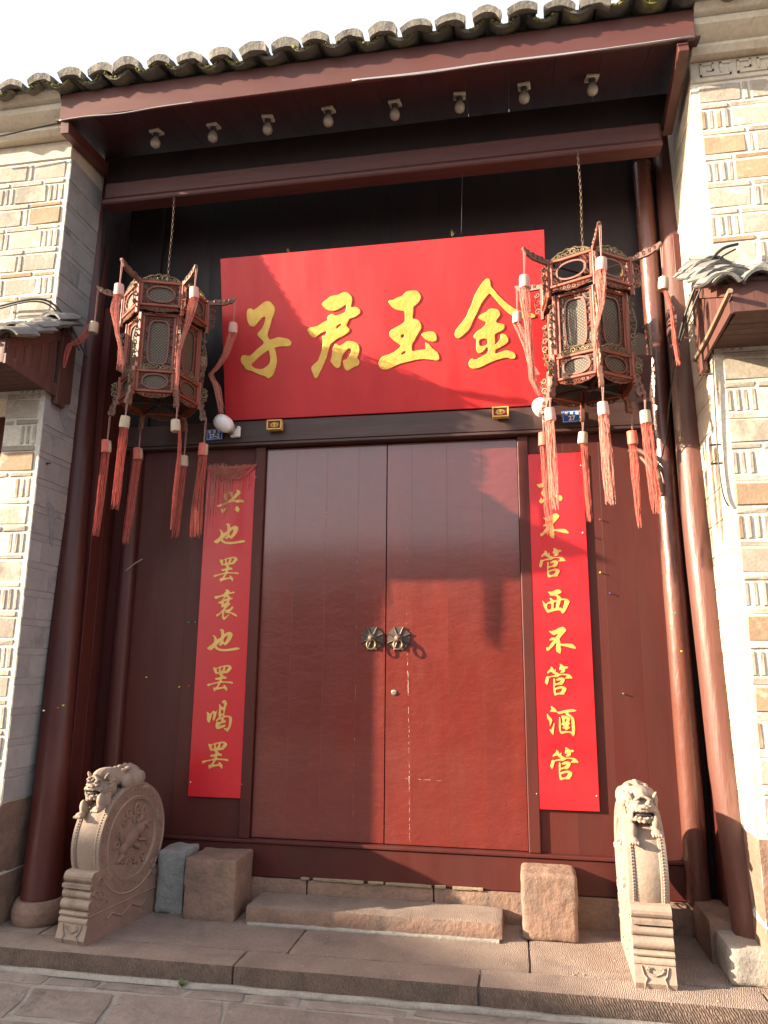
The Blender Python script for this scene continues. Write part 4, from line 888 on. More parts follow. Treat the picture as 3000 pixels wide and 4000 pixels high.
def thread_mesh(path, spread, n, seed, r=.0012, ragged=.05):
    """bundle of threads along a path; spread gives the bundle radius at each path point"""
    R = random.Random(seed); m = MB(); K = len(path); n = int(n*1.05)
    for t in range(n):
        a = R.uniform(0, 6.283); q = math.sqrt(R.uniform(0, 1)); w = R.uniform(0, 6.28); cut = 1-R.uniform(0, 1)**2*(ragged+.18)
        pts = []; S = 11
        for i in range(S):
            u_ = i/(S-1)*cut*(K-1); k = min(int(u_), K-2); f = u_-k
            p = [lerp(path[k][j], path[k+1][j], f) for j in range(3)]; sp = lerp(spread[k], spread[k+1], f)
            a2 = a+.22*math.sin(w+i*.6)
            pts.append((p[0]+math.cos(a2)*sp*q+R.uniform(-.0024, .0024), p[1]+math.sin(a2)*sp*q, p[2]+R.uniform(-.002, .002)))
        m.tube(pts, r*R.uniform(.7, 1.2), 3, cap=False)
    return m.mesh('tassel', 180)
LM = {}
def lantern_shared():
    LM['up'] = face_meshes(.298, .205, (.094, .056), 2.2, 1)
    LM['body'] = face_meshes(.246, .45, (.066, .165), 4.5, 2)
    LM['low'] = face_meshes(.270, .175, (.084, .050), 2.2, 3)
    LM['crest_u'] = crest_mesh(.29, .055, 4); LM['crest_l'] = crest_mesh(.265, .05, 5); LM['skirt_u'] = crest_mesh(.272, .036, 6, True); LM['skirt_l'] = crest_mesh(.25, .036, 7, True)
    LM['arm'] = arm_mesh(); LM['drop'] = drop_mesh(); LM['wing_b'] = wing_mesh(.34); LM['wing_u'] = wing_mesh(.20); LM['wing_l'] = wing_mesh(.12)
    for k, R, z0, z1 in (('post_u', .013, -.27, .015), ('post_b', .015, -.235, .235), ('post_l', .013, -.11, .11)):
        LM[k] = MB().cbox(-R, R, -R, R, z0, z1, .004).mesh('post')
lantern_shared()
def lantern(nm, label, cx, cy, zt, az, open_upper, arms, drops, chain_top, seed):
    """six-sided palace lantern; az = direction of one face normal measured from -Y towards +X"""
    L = thing(nm, label, 'lantern', (cx, cy, zt-.92), 0, 'carved lanterns hanging in the gateway')
    def at(face, ap, z, dx=0): return RZ(az+face*math.pi/3) @ T(dx, -ap, z+.92)
    def corner(k, R, z): return RZ(az+k*math.pi/3+math.pi/6-math.pi/2) @ T(R, 0, z+.92)
    apo = lambda R: R*math.cos(math.pi/6)
    for i in range(6):
        for key, R, zc, mfr in (('up', .318, -.105, 1), ('body', .270, -.47, 1), ('low', .293, -.785, 1)):
            fm, cm, lm = LM[key]; M = at(i, apo(R), zc)
            f = obj('panel_frame', fm, MT['lantern'], L, M=M)
            obj('fretwork', cm, MT['lantern_c'], f)
            if not (key == 'up' and open_upper): obj('lattice_panel', lm, MT['lattice'], f)
        obj('crest', LM['crest_u'], MT['lantern_g'], L, M=at(i, apo(.318), .002)); obj('crest', LM['crest_l'], MT['lantern_g'], L, M=at(i, apo(.297), -.695))
        obj('skirt', LM['skirt_u'], MT['lantern_c'], L, M=at(i, apo(.318), -.212)); obj('skirt', LM['skirt_l'], MT['lantern_c'], L, M=at(i, apo(.293), -.877))
        obj('post', LM['post_u'], MT['lantern'], L, M=corner(i, .321, 0)); obj('post', LM['post_b'], MT['lantern'], L, M=corner(i, .272, -.47)); obj('post', LM['post_l'], MT['lantern'], L, M=corner(i, .296, -.785))
        obj('dragon_arm', LM['arm'], MT['arm'], L, M=corner(i, .328, -.005) @ Matrix.Diagonal((.86, 1, 1, 1))); obj('corner_drop', LM['drop'], MT['arm'], L, M=corner(i, .303, -.865))
        obj('side_wing', LM['wing_b'], MT['lantern_g'], L, M=corner(i, .284, -.47)); obj('side_wing', LM['wing_u'], MT['lantern_c'], L, M=corner(i, .331, -.13)); obj('side_wing', LM['wing_l'], MT['lantern_g'], L, M=corner(i, .306, -.775))
    # cover boards between the tiers, floor spokes
    hexp = lambda R: [(R*math.cos(az+k*math.pi/3+math.pi/6-math.pi/2), R*math.sin(az+k*math.pi/3+math.pi/6-math.pi/2)) for k in range(6)]
    for (R0, R1, z) in ((.266, .318, .685), (.255, .293, .205)):
        m = MB()
        a, b_ = hexp(R0), hexp(R1)
        for k in range(6):
            k2 = (k+1) % 6; v = [(*a[k], z), (*a[k2], z), (*b_[k2], z), (*b_[k], z)]; v += [(p[0], p[1], p[2]+.008) for p in v]
            m.add(v, [(0, 1, 2, 3), (7, 6, 5, 4), (0, 4, 5, 1), (2, 6, 7, 3), (1, 5, 6, 2), (3, 7, 4, 0)])
        m.build('tier_board', MT['darkwood'], L)
    for k in range(3):
        a = az+k*math.pi/3+math.pi/6-math.pi/2; c, s = math.cos(a), math.sin(a)
        MB().tube([(-c*.285, -s*.285, .052+k*.004), (c*.285, s*.285, .052+k*.004)], .012, 4).build('spoke', MT['darkwood'], L); MB().tube([(-c*.31, -s*.31, .90+k*.004), (c*.31, s*.31, .90+k*.004)], .010, 4).build('spoke', MT['darkwood'], L)
    MB().lathe([(.02, .04), (.02, .10), (.012, .11)], 10).build('lamp_socket', MT['dark_plastic'], L)
    # chain
    z = .90; ch = MB(); k = 0; top = chain_top-(zt-.92)
    while z < top:
        M = T(.003*math.sin(z*9), 0, z) @ RZ(math.pi/2*(k % 2)+.3)
        ch.tube([M @ Vector((math.cos(t)*.0075, 0, math.sin(t)*.017)) for t in [q*2*math.pi/10 for q in range(11)]], .0024, 5, cap=False); z += .028; k += 1
    ch.build('chain', MT['chain'], L, smooth=180)
    # tassels: (corner index, list of path offsets, spread list, threads, cap kind, cord length)
    for (kind, lst, R, z) in (('arm', arms, .328+.194, .045), ('drop', drops, .303+.048, -.965)):
        for (k, cord, path, spread, n, cap, rr) in lst:
            p = corner(k, R, z).to_translation()
            t0 = (p.x, p.y, p.z)
            zc = p.z-cord
            pts = [(p.x+a, p.y+b_, zc-.02+c) for (a, b_, c) in path]
            me = thread_mesh(pts, spread, n, seed+k*7+(50 if kind == 'arm' else 0), ragged=rr)
            o = obj('tassel', me, MT['thread'] if cap != 'wrap' else MT['thread_p'], L)
            MB().tube([t0, (p.x, p.y, zc+.04)], .0028, 5).tube([(p.x+.012, p.y, p.z-.002), (p.x+.004, p.y, zc+.04)], .002, 4).build('cord', MT['cord'], o)
            tl = U(-.12, .12)
            MB().lathe([(.020, .043), (.032, .040), (.034, .02), (.036, -.025), (.033, -.045), (.02, -.047)], 18, T(p.x, p.y, zc) @ RY(tl)).build('cap', MT['wrap'] if cap == 'wrap' else MT['wood'], o, smooth=35)
            if cap == 'half':
                w = MB()
                for q in range(10): w.box(-.004, .004, -.0375, -.0355, -.05, .044, T(p.x, p.y, zc) @ RY(tl) @ RZ(q*.22-1.2))
                w.build('thread_wrap', MT['thread'], o)
    return L
def straight(l, dx=0, dy=0): return [(0, 0, 0), (dx*.4, dy*.4, -l*.35), (dx*.7, dy*.7, -l*.7), (dx, dy, -l)]
S0 = [.03, .032, .030, .029]
# corner k sits between face k and face k+1; face 0 looks towards the viewer
lantern('palace_lantern', 'carved six-sided lantern on the left, in shade, with tangled red tassels', -1.678, -.575, 4.06, math.radians(19), False,
    [(5, .235, [(0, 0, -.02), (-.02, 0, -.12), (.005, 0, -.24), (.02, 0, -.33), (.05, 0, -.42), (.065, 0, -.52), (.06, 0, -.60)], [.034, .036, .024, .014, .014, .024, .026], 46, 'wrap', .06),
     (0, .21, [(0, 0, -.02), (-.015, 0, -.12), (-.045, 0, -.26), (-.075, 0, -.36), (-.09, 0, -.43), (-.085, 0, -.60), (-.085, 0, -.72)], [.034, .034, .018, .016, .016, .012, .010], 46, 'wrap', .06),
     (1, .245, [(0, 0, -.02), (-.02, 0, -.10), (-.06, .02, -.20), (-.13, .04, -.29), (-.20, .06, -.335), (-.15, .10, -.42), (-.13, .13, -.55), (-.11, .14, -.64)], [.034, .032, .026, .02, .016, .03, .025, .03], 48, 'wrap', .12),
     (4, .33, [(-.03, 0, .05), (-.05, -.01, -.03), (-.10, -.03, -.11), (-.15, -.06, -.14), (-.165, -.07, -.25), (-.17, -.07, -.33)], [.02, .028, .03, .02, .018, .006], 40, 'wood', .15),
     (2, .36, [(0, 0, -.02), (.0, 0, -.1), (0, 0, -.25)], [.03, .025, .01], 16, 'wrap', .2)],
    [(5, .16, straight(.62, -.02), S0, 44, 'wood', .10), (0, .165, [(.03, 0, .02), (.045, 0, -.2), (.03, 0, -.5), (.02, 0, -.74)], [.008, .016, .018, .006], 36, 'wood', .12),
     (4, .26, straight(.66, -.025), [.034, .036, .034, .030], 54, 'half', .06), (1, .245, [(0, 0, -.02), (-.01, 0, -.2), (-.02, 0, -.45), (-.02, 0, -.66)], [.034, .034, .045, .05], 60, 'half', .12),
     (2, .26, straight(.60, -.03), S0, 40, 'wood', .1), (3, .22, straight(.70, -.05), [.034, .036, .034, .030], 50, 'half', .08)], 4.985, 100)
lantern('palace_lantern', 'sunlit carved six-sided lantern on the right with long red tassels', 1.50, -.60, 3.985, math.radians(-25), True,
    [(0, .285, [(0, 0, -.02), (-.008, 0, -.10), (-.01, 0, -.24), (-.04, 0, -.36), (-.065, 0, -.46), (-.06, 0, -.60)], [.034, .036, .022, .016, .012, .014], 50, 'wrap', .06),
     (5, .24, [(0, 0, -.02), (.0, 0, -.12), (.015, 0, -.30), (.02, .0, -.5), (.03, 0, -.68), (.08, .04, -.78)], [.034, .036, .022, .022, .02, .02], 56, 'wrap', .06),
     (1, .29, [(.0, 0, -.02), (.03, 0, -.09), (.04, 0, -.16), (.045, 0, -.36), (.055, 0, -.56)], [.018, .016, .012, .018, .02], 42, 'wood', .08),
     (4, .24, [(0, 0, -.02), (.03, 0, -.10), (.07, 0, -.24), (.09, 0, -.36), (.14, 0, -.44)], [.034, .034, .026, .022, .02], 44, 'wrap', .08)],
    [(0, .17, straight(.60, .015), [.034, .037, .036, .034], 56, 'wrap', .12), (5, .14, straight(.62, .01), [.034, .036, .035, .034], 46, 'wrap', .14),
     (1, .17, straight(.62, .03), [.034, .038, .038, .036], 50, 'wood', .10), (2, .20, straight(.62, .01), [.03, .03, .022, .012], 42, 'half', .10),
     (3, .14, straight(.60, .02), [.03, .026, .024, .020], 34, 'wood', .10), (4, .20, straight(.66, .02), [.03, .032, .030, .027], 46, 'half', .08)], 4.985, 300)
# red thread net fallen over the left couplet board
R = random.Random(8); m = MB()
for i in range(70):
    x0 = -1.49+R.uniform(0, .16); x1 = R.uniform(-1.42, -1.06); sag = R.uniform(.02, .14)
    z0 = 2.86-R.uniform(0, .05); z1 = 2.842-R.uniform(0, .02); y = -.045-R.uniform(0, .02)
    m.tube([(lerp(x0, x1, t), y, lerp(z0, z1, t)-math.sin(math.pi*t)*sag) for t in (0, .15, .35, .5, .65, .85, 1)], .0016, 3, cap=False)
for i in range(44):
    x = -1.49+abs(R.gauss(0, .16)); l = R.uniform(.15, .55)*max(.25, 1-abs(x+1.49)*1.6); z = 2.84-R.uniform(0, .1)
    if x > -1.07: continue
    m.tube([(x, -.045, z), (x+R.uniform(-.01, .01), -.05, z-l*.5), (x+R.uniform(-.015, .015), -.047, z-l)], .0016, 3, cap=False)
tag(m.build('fallen_thread', MT['thread_p'], None, smooth=180), 'loose red threads draped over the top of the left couplet board', 'thread')

# ---------------------------------------------------------------- stone drums with lions
def drum(label, x, y, rz, seed, mside):
    D = thing('drum_stone', label, 'stone drum', (x, y, ZP), rz, 'carved drum stones beside the gate')
    W = .107; Z = -ZP
    YX = Matrix(((0, 1, 0, 0), (1, 0, 0, 0), (0, 0, 1, 0), (0, 0, 0, 1)))        # prism profile (y, z) extruded along x
    def arcp(cy, cz, r, a0, a1, n=7): return [(cy+r*math.cos(math.radians(lerp(a0, a1, i/n))), cz+r*math.sin(math.radians(lerp(a0, a1, i/n)))) for i in range(n+1)]
    # front profile from the bottom up (y forward is negative)
    f = [(-.385, 0), (-.40, .03), (-.385, .08), (-.378, .115)]+arcp(-.362, .128, .024, 200, 90, 4)+[(-.355, .155), (-.382, .158), (-.386, .168), (-.38, .180), (-.358, .184)]
    f += arcp(-.352, .216, .032, 250, 100, 6)+arcp(-.348, .276, .026, 250, 100, 6)+[(-.345, .305), (-.378, .312), (-.38, .334), (-.345, .34)]+arcp(-.338, .372, .034, 250, 80, 6)
    prof = f+[(-.20, .415), (.34, .30), (.365, .27), (.365, 0)]
    m = MB(); m.prism(prof, -W, W, YX); b = m.build('base', MT['drum'], D, smooth=28)
    b.data.materials.append(MT[mside])
    for p in b.data.polygons:
        if abs(p.normal.x) > .8: p.material_index = 1
    # wheel
    Mw = T(0, .02, .54) @ RY(math.pi/2)
    R = .352
    pr = [(.0, -.096), (.235, -.096), (.245, -.112), (.262, -.113), (.268, -.106), (.33, -.106), (.338, -.112), (.348, -.108), (R, -.095), (R, -.070), (R-.006, -.066), (R+.012, 0), (R-.006, .066), (R, .070), (R, .095), (.348, .108), (.338, .112), (.33, .106), (.268, .106), (.262, .113), (.245, .112), (.235, .096), (0, .096)]
    w = MB().lathe([(max(r, .0005), h) for r, h in pr], 64, Mw, cap=False).build('wheel', MT['drum'], D, smooth=35)
    w.data.materials.append(MT[mside])
    for p in w.data.polygons:
        if abs(p.normal.x) > .8: p.material_index = 1
    m = MB()
    for s in (-1, 1):
        for i in range(130):
            a = 2*math.pi*i/130; m.ell((s*.083, .02+math.cos(a)*(R+.001), .54+math.sin(a)*(R+.001)), (.0055, .0065, .0065), None, 6, 4)
    o = m.build('stud_row', MT['drum'], w, smooth=180); o['kind'] = 'stuff'
    # leaf border and relief on both faces: clouds and a leaping beast
    RR = random.Random(seed)
    for s in (-1, 1):
        m = MB(); X = s*.1045
        for i in range(30):
            a = 2*math.pi*i/30; c = (.02+math.cos(a)*.30, .54+math.sin(a)*.30)
            m.tube([(X, c[0]+q[0], c[1]+q[2]) for q in spiral(0, 0, .024, a+1.5, .9, 1 if i % 2 else -1, 7)], [.0075*(1-.4*k/7) for k in range(8)], 5)
        def cloud(cy, cz, r, k=1):
            m.tube([(s*.097, .02+cy+q[0], .54+cz+q[2]) for q in spiral(0, 0, r, RR.uniform(0, 6), 1.3, k, 11)], [r*.38*(1-.45*j/11) for j in range(12)], 6)
        for (cy, cz, r) in ((-.06, .17, .035), (.03, .185, .04), (.10, .15, .035), (-.10, .11, .03), (.02, .12, .028), (-.16, -.02, .03), (-.15, .05, .026), (-.10, -.12, .032), (-.04, -.16, .034), (.05, -.19, .034), (.03, -.12, .03), (.12, -.14, .032), (.17, -.05, .028), (.17, .05, .028), (0, -.205, .022)): cloud(cy, cz, r, RR.choice((-1, 1)))
        E = lambda cy, cz, ry, rz_, rx=.022, an=0: m.ell((0, 0, 0), (rx*1.25, ry, rz_), T(s*.095, .02+cy, .54+cz) @ RX(an), 12, 8)
        E(-.02, .0, .09, .055, .03, .5*s); E(-.09, -.05, .05, .04, .026, .9*s); E(.07, .05, .05, .055, .032); E(.10, .075, .03, .028, .036); E(.125, .055, .022, .016, .034)
        E(-.12, -.10, .05, .016, .024, .7*s); E(.04, -.06, .06, .018, .026, -.5*s); E(.10, -.03, .05, .016, .024, -.2*s); E(.06, .11, .04, .018, .028, .6*s); E(-.13, .03, .018, .06, .022, .3*s)
        o = m.build('relief_carving', MT[mside], w, smooth=50); o['kind'] = 'stuff'
        # scroll carving on the base
        m = MB()
        for (cy, cz, r) in ((-.29, .34, .035), (-.32, .27, .03), (-.26, .25, .028), (-.30, .215, .022), (-.22, .20, .024), (.26, .32, .034), (.30, .26, .026), (.24, .25, .026), (.33, .33, .022), (.32, .21, .02)):
            m.tube([(s*W, cy+q[0], cz+q[2]) for q in spiral(0, 0, r, RR.uniform(0, 6), 1.2, RR.choice((-1, 1)), 10)], [r*.3*(1-.4*k/10) for k in range(11)], 5)
        m.tube([(s*W, -.37, .158), (s*W, .36, .158)], .006, 4)
        p = [(s*W, -.2+i*.05, .10+.022*math.sin(i*1.6)) for i in range(9)]; m.tube(p, .008, 5)
        m.build('scroll_carving', MT[mside], b, smooth=50)['kind'] = 'stuff'
    m = MB()                                                                          # front bracket motif
    for s in (-1, 1):
        m.tube([(s*q[0], -.392, .085+q[2]) for q in [(.018, 0, -.012), (.035, 0, -.004), (.045, 0, .012), (.036, 0, .024), (.028, 0, .016)]], .0045, 5)
        m.tube([(s*.07, -.383, .11), (s*.06, -.392, .07), (s*.045, -.398, .055), (s*.055, -.40, .035), (s*.06, -.398, .008)], [.003, .005, .006, .005, .003], 5)
    m.tube([(-.018, -.393, .073), (0, -.394, .066), (.018, -.393, .073)], .0045, 5)
    m.build('bracket_motif', MT['drum'], b, smooth=60)
    # lion: one continuous skin grown from blended forms
    m = MB()
    def e(c, r, an=(0, 0, 0)): m.ell((0, 0, 0), r, T(*c) @ RX(an[0]) @ RY(an[1]) @ RZ(an[2]), 16, 12)
    zt = .54+R
    e((0, -.12, zt+.05), (.08, .17, .062), (-.20, 0, 0)); e((0, .04, zt+.045), (.092, .10, .072)); e((0, -.19, zt-.005), (.08, .09, .075), (-.6, 0, 0))
    for s in (-1, 1):
        e((s*.08, .05, zt+.02), (.04, .075, .055), (.3, 0, 0)); e((s*.088, .12, zt-.04), (.026, .06, .022), (-.3, 0, 0)); e((s*.082, -.06, zt+.02), (.034, .06, .05))
        for k in range(3): e((s*.05, -.02-.05*k, zt+.095-.008*k), (.02, .03, .014))
    for k in range(5): e((0, .06-.05*k, zt+.112-.006*abs(k-1)), (.016, .024, .014))
    H = Vector((0, -.255, zt+.008)); K = .94
    def h(c, r, an=(0, 0, 0)): e((H.x+c[0]*K, H.y+c[1]*K, H.z+c[2]*K), tuple(q*K for q in r), an)
    h((0, .02, .0), (.072, .070, .066)); h((0, -.036, -.006), (.064, .040, .020)); h((0, -.040, .012), (.040, .030, .020)); h((0, -.070, .014), (.024, .016, .014))
    h((0, -.030, -.056), (.058, .042, .016))
    for s in (-1, 1):
        h((s*.030, -.052, .034), (.0165, .0155, .0155)); h((s*.034, -.046, .058), (.028, .020, .009), (0, s*.45, 0)); h((s*.017, -.076, .010), (.0105, .010, .009)); h((s*.034, -.05, .014), (.022, .02, .008), (0, -s*.3, 0))
        h((s*.070, .0, .066), (.010, .018, .036), (0, s*.55, 0)); h((s*.060, -.036, -.012), (.015, .022, .018)); h((s*.070, .005, -.02), (.018, .035, .03)); h((s*.066, -.028, -.040), (.010, .014, .026))
        h((s*.045, -.02, -.066), (.02, .03, .013)); h((s*.022, -.066, -.050), (.010, .009, .009)); h((s*.044, -.055, -.048), (.009, .009, .010))
        for k in range(5): h((s*(.080-.005*abs(k-2)), .028+.005*k, .052-.026*k), (.017, .017, .0135))
        for k in range(4): h((s*(.086-.006*k), .055, .04-.03*k), (.015, .018, .014))
        for k in range(3): h((s*(.018+.022*k), -.062+.010*k, -.012), (.0115, .011, .009))
    h((0, -.030, .070), (.022, .024, .016)); h((0, .02, .072), (.045, .04, .018)); h((0, -.06, -.072), (.014, .012, .012)); h((-.025, -.05, -.073), (.012, .012, .011)); h((.025, -.05, -.073), (.012, .012, .011))
    for s, px, zz in ((-1, -.066, zt-.165), (1, .062, zt-.12)):                          # front legs and paws
        e((px, -.235, zt-.07), (.027, .034, .065), (.25, 0, 0)); e((px, -.285, zz+.04), (.027, .032, .055), (.3, 0, 0)); e((px, -.315, zz), (.032, .032, .022))
        for k in range(4): e((px+(k-1.5)*.0145, -.342, zz-.007), (.0085, .013, .011))
    me = m.mesh('lion', None); t = bpy.data.objects.new('tmp', me); col.objects.link(t)
    md = t.modifiers.new('r', 'REMESH'); md.mode = 'VOXEL'; md.voxel_size = .0037
    ms = t.modifiers.new('s', 'SMOOTH'); ms.factor = .35; ms.iterations = 1
    bpy.context.view_layer.update(); dg = bpy.context.evaluated_depsgraph_get()
    me2 = bpy.data.meshes.new_from_object(t.evaluated_get(dg)); bpy.data.objects.remove(t)
    me2.name = 'lion'; me2.materials.clear(); me2.polygons.foreach_set('use_smooth', [True]*len(me2.polygons))
    ln = obj('lion', me2, MT['drum'], D)
    m = MB().ell((H.x, H.y-.044, H.z-.033), (.045, .026, .0105), None, 14, 8); m.build('mouth', MT['black'], ln, smooth=180)
    m = MB()
    for s in (-1, 1): m.ell((s*.030, H.y-.0655, H.z+.034), (.006, .004, .006), None, 10, 6)
    m.build('eye', MT['drum_side'], ln, smooth=180)
    return D
drum('shaded carved stone drum with a crouching lion, left of the door', -1.735, -.572, math.radians(-8.5), 3, 'drum_side')
drum('sunlit carved stone drum with a crouching lion, right of the door', 1.655, -.535, math.radians(-1.5), 4, 'drum')

# ---------------------------------------------------------------- stone blocks beside the sill
o = rough_stone('stone_block', -1.568, -1.362, -.312, -.055, ZP-.005, -.028, MT['grey_stone'], None, .025, .009, .02, 14, 2); tag(o, 'narrow rough grey granite block between the left drum and the brown block', 'stone block')
o = rough_stone('stone_block', -1.322, -.955, -.392, -.058, ZP-.005, -.05, MT['sand'], None, .02, .010, .016, 7, 7); tag(o, 'brown sandstone block left of the step', 'stone block')
o = rough_stone('stone_block', .945, 1.295, -.332, -.058, ZP-.005, -.038, MT['sand'], None, .02, .010, .022, 7, 8); tag(o, 'sunlit orange sandstone block right of the step', 'stone block')

# ---------------------------------------------------------------- shop canopies on both piers
def canopy(sgn, xe, label, beam):
    c = thing('shop_canopy', label, 'canopy', (xe, -.85, 3.25), 0, 'tiled shop canopies beside the gate')
    X = lambda a, b_: tuple(sorted((sgn*a, sgn*b_)))
    def part(nm, x, y, z, mt, b=.004, par=c): return MB().cbox(*x, y[0], y[1], z[0], z[1], b).build(nm, MT[mt], par)
    wd = 1.65; yb, yf = .25 if sgn < 0 else .30, -.50
    # cheek boards in the plane of the reveal
    ck = MB()
    zt0, zt1 = .49, .17                                         # roof line at wall and at the front
    zr = lambda y: lerp(zt0, zt1, (yb-.2-y)/(yb-.2-yf)) if y < yb-.2 else zt0
    n = 6; ys = [lerp(yf, yb-.22, i/n) for i in range(n+1)]
    YZ = Matrix(((0, 1, 0, 0), (1, 0, 0, 0), (0, 0, 1, 0), (0, 0, 0, 1)))
    for i in range(n):
        dlow = U(0, .02); m = MB()
        m.prism([(ys[i]+.002, .012+dlow), (ys[i+1]-.002, .012+dlow), (ys[i+1]-.002, zr(ys[i+1])-.015), (ys[i]+.002, zr(ys[i])-.015)], *X(-.028, -.010), YZ); m.build('cheek_plank', MT['canopy'], c)
    m = MB(); m.prism([(yf-.01, zr(yf)-.075), (yb-.2, zt0-.085), (yb-.2, zt0), (yf-.01, zr(yf))], *X(-.042, -.0285), YZ); m.build('barge_board', MT['canopy'], c)
    m = MB(); m.prism([(yf-.02, -.015), (yb-.05, -.045), (yb-.05, .06), (yf-.02, .055)], *X(-.045, -.0288), YZ); m.build('cheek_rail', MT['canopy'], c)
    part('wall_post', X(-.055, -.02), (yb-.20, yb-.09), (-.10, .56), 'canopy'); part('wall_post', X(-.032, -.012), (yb-.085, yb+.01), (-.03, .46), 'canopy')
    part('front_board', X(-.03, wd), (yf-.02, yf), (-.01, .19), 'canopy', .004)
    n = 7
    for i in range(n): part('soffit_plank', X(-.008, wd), (lerp(yf+.005, .02, i/n)+.001, lerp(yf+.005, .02, (i+1)/n)-.001), (-.004+U(-.002, .002), .012), 'canopy_s', .003)
    rf = MB(); m = MB(); m.prism([(yf-.03, zr(yf)+.004), (.03, zt0+.05), (.03, zt0+.075), (yf-.03, zr(yf)+.03)], *X(-.04, wd), YZ); rd = m.build('roof_board', MT['canopy_s'], c)
    # loose overlapping curved tiles, courses running along the wall
    rows = 9; ncol = 9
    for r in range(rows):
        t = r/(rows-1); y = lerp(yf-.055, .0, t); z = lerp(zr(yf)+.030, zt0+.05, t)+.004
        for q in range(ncol):
            xx = -.06+q*.165+U(-.02, .02)+(.08 if r % 2 else 0)
            v, f = arc_tile(.10, .117, math.radians(34), math.radians(146), -.03, .20, 7)
            mm = MB().add(v, f)
            for i, p in enumerate(mm.v):
                k = noise.noise(Vector(p)*15+Vector((q*3, r*5, sgn)))*.007; mm.v[i] = (p[0]+k, p[1]+k*2, p[2]+k-.098)
            o = mm.build('roof_tile', MT['slate'], c, smooth=40)
            o.matrix_basis = T(sgn*xx, y+U(-.02, .02), z+U(-.004, .01)) @ RX(math.radians(26+U(-4, 4))) @ RZ(U(-.16, .16)) @ RY(U(-.12, .12))
    for r in range(6 if sgn < 0 else 9):
        for q in range(4):
            v, f = arc_tile(.10, .114, math.radians(30), math.radians(150), -.02, .2, 7); mm = MB().add(v, f)
            for i, p in enumerate(mm.v):
                k = noise.noise(Vector(p)*15+Vector((q*3, r*5, sgn+9)))*.006; mm.v[i] = (p[0]+k, p[1]+k*2, p[2]+k-.098)
            o = mm.build('roof_tile', MT['slate'], c, smooth=40); t = q/3
            o.matrix_basis = T(sgn*(-.045+.016*r), lerp(yf-.03, -.08, t)+U(-.03, .03)+.012*r, lerp(zr(yf)+.03, zt0+.05, t)+.010*r) @ RX(math.radians(22+U(-5, 5))) @ RY(sgn*(.10+.05*r)) @ RZ(sgn*U(.05, .3))
    if beam:
        m = MB().tube([(-sgn*.055, .24, .03), (-sgn*.055, -.1, .045), (-sgn*.055, -.59, .09)], [.019, .017, .016], 7); m.build('bracket_pole', MT['oldwood'], c, smooth=50)
    return c
canopy(-1, -2.44, 'dark red boarded shop canopy with loose grey tiles on the left pier', False)
canopy(1, 2.245, 'sunlit reddish shop canopy with curved grey tiles on the right pier', True)

# ---------------------------------------------------------------- cables, conduits, nails, pins, weeds
def cable(pts, r, mt, nm, label, n=6):
    # smooth through the points
    P = [Vector(p) for p in pts]; out = []
    for i in range(len(P)-1):
        p0, p1, p2, p3 = P[max(i-1, 0)], P[i], P[i+1], P[min(i+2, len(P)-1)]
        for k in range(6):
            t = k/6; out.append(.5*(2*p1+(p2-p0)*t+(2*p0-5*p1+4*p2-p3)*t*t+(3*p1-p0-3*p2+p3)*t**3))
    out.append(P[-1]); o = MB().tube(out, r, n).build(nm, MT[mt], None, smooth=180); return tag(o, label, 'cable')
cable([(-2.42, -1.075, 5.362), (-2.2, -1.076, 5.368), (-1.9, -1.078, 5.352), (-1.6, -1.078, 5.366), (-1.3, -1.077, 5.37)], .0045, 'greycable', 'loose_cable', 'thin grey cable drooping along the left end of the fascia')
cable([(-.1, -1.08, 5.378), (.4, -1.082, 5.366), (.9, -1.082, 5.372), (1.4, -1.084, 5.366), (1.9, -1.084, 5.362), (2.22, -1.084, 5.375)], .006, 'greycable', 'loose_cable', 'pale cable running along the bottom of the fascia on the right')
cable([(-.1, -1.086, 5.372), (.4, -1.09, 5.350), (.9, -1.09, 5.360), (1.4, -1.09, 5.356), (2.2, -1.09, 5.368)], .005, 'greycable', 'loose_cable', 'second pale cable just below the first along the fascia')
cable([(-2.9, -.90, 3.93), (-2.6, -.93, 3.95), (-2.44, -.90, 3.92), (-2.33, -.82, 3.78), (-2.26, -.74, 3.62), (-2.23, -.70, 3.55)], .009, 'black', 'power_cable', 'thick black cable from the left canopy to the left column')
cable([(-2.9, -.91, 3.90), (-2.6, -.94, 3.925), (-2.44, -.91, 3.89), (-2.34, -.83, 3.74), (-2.27, -.75, 3.59)], .007, 'black', 'power_cable', 'thin black cable looping under the thick one at the left canopy')
cable([(2.42, -.93, 3.92), (2.30, -.95, 3.87), (2.18, -.90, 3.72), (2.10, -.80, 3.52), (2.06, -.70, 3.35), (2.05, -.62, 3.30)], .010, 'black', 'power_cable', 'thick black cable from the right canopy to the right column')
cable([(2.40, -.94, 3.88), (2.28, -.95, 3.80), (2.18, -.88, 3.64), (2.10, -.78, 3.44), (2.06, -.68, 3.32)], .006, 'black', 'power_cable', 'thin black cable beside the thick one on the right')
cable([(2.26, -.90, 3.78), (2.235, -.88, 3.4), (2.215, -.875, 2.95), (2.205, -.87, 2.5), (2.215, -.87, 2.3), (2.24, -.87, 2.22)], .005, 'black', 'power_cable', 'thin black cable hanging down the right reveal')
cable([(2.06, -.68, 3.30), (2.03, -.55, 3.1), (2.0, -.35, 2.75), (1.96, -.2, 2.62)], .005, 'black', 'power_cable', 'thin black cable sagging from the right column towards the lintel')
cable([(1.80, -.10, 2.80), (1.88, -.13, 2.80), (1.95, -.16, 2.72), (1.99, -.17, 2.60), (2.00, -.17, 2.45)], .017, 'conduit', 'conduit_pipe', 'thick brown conduit curving down beside the right pilaster', 10)
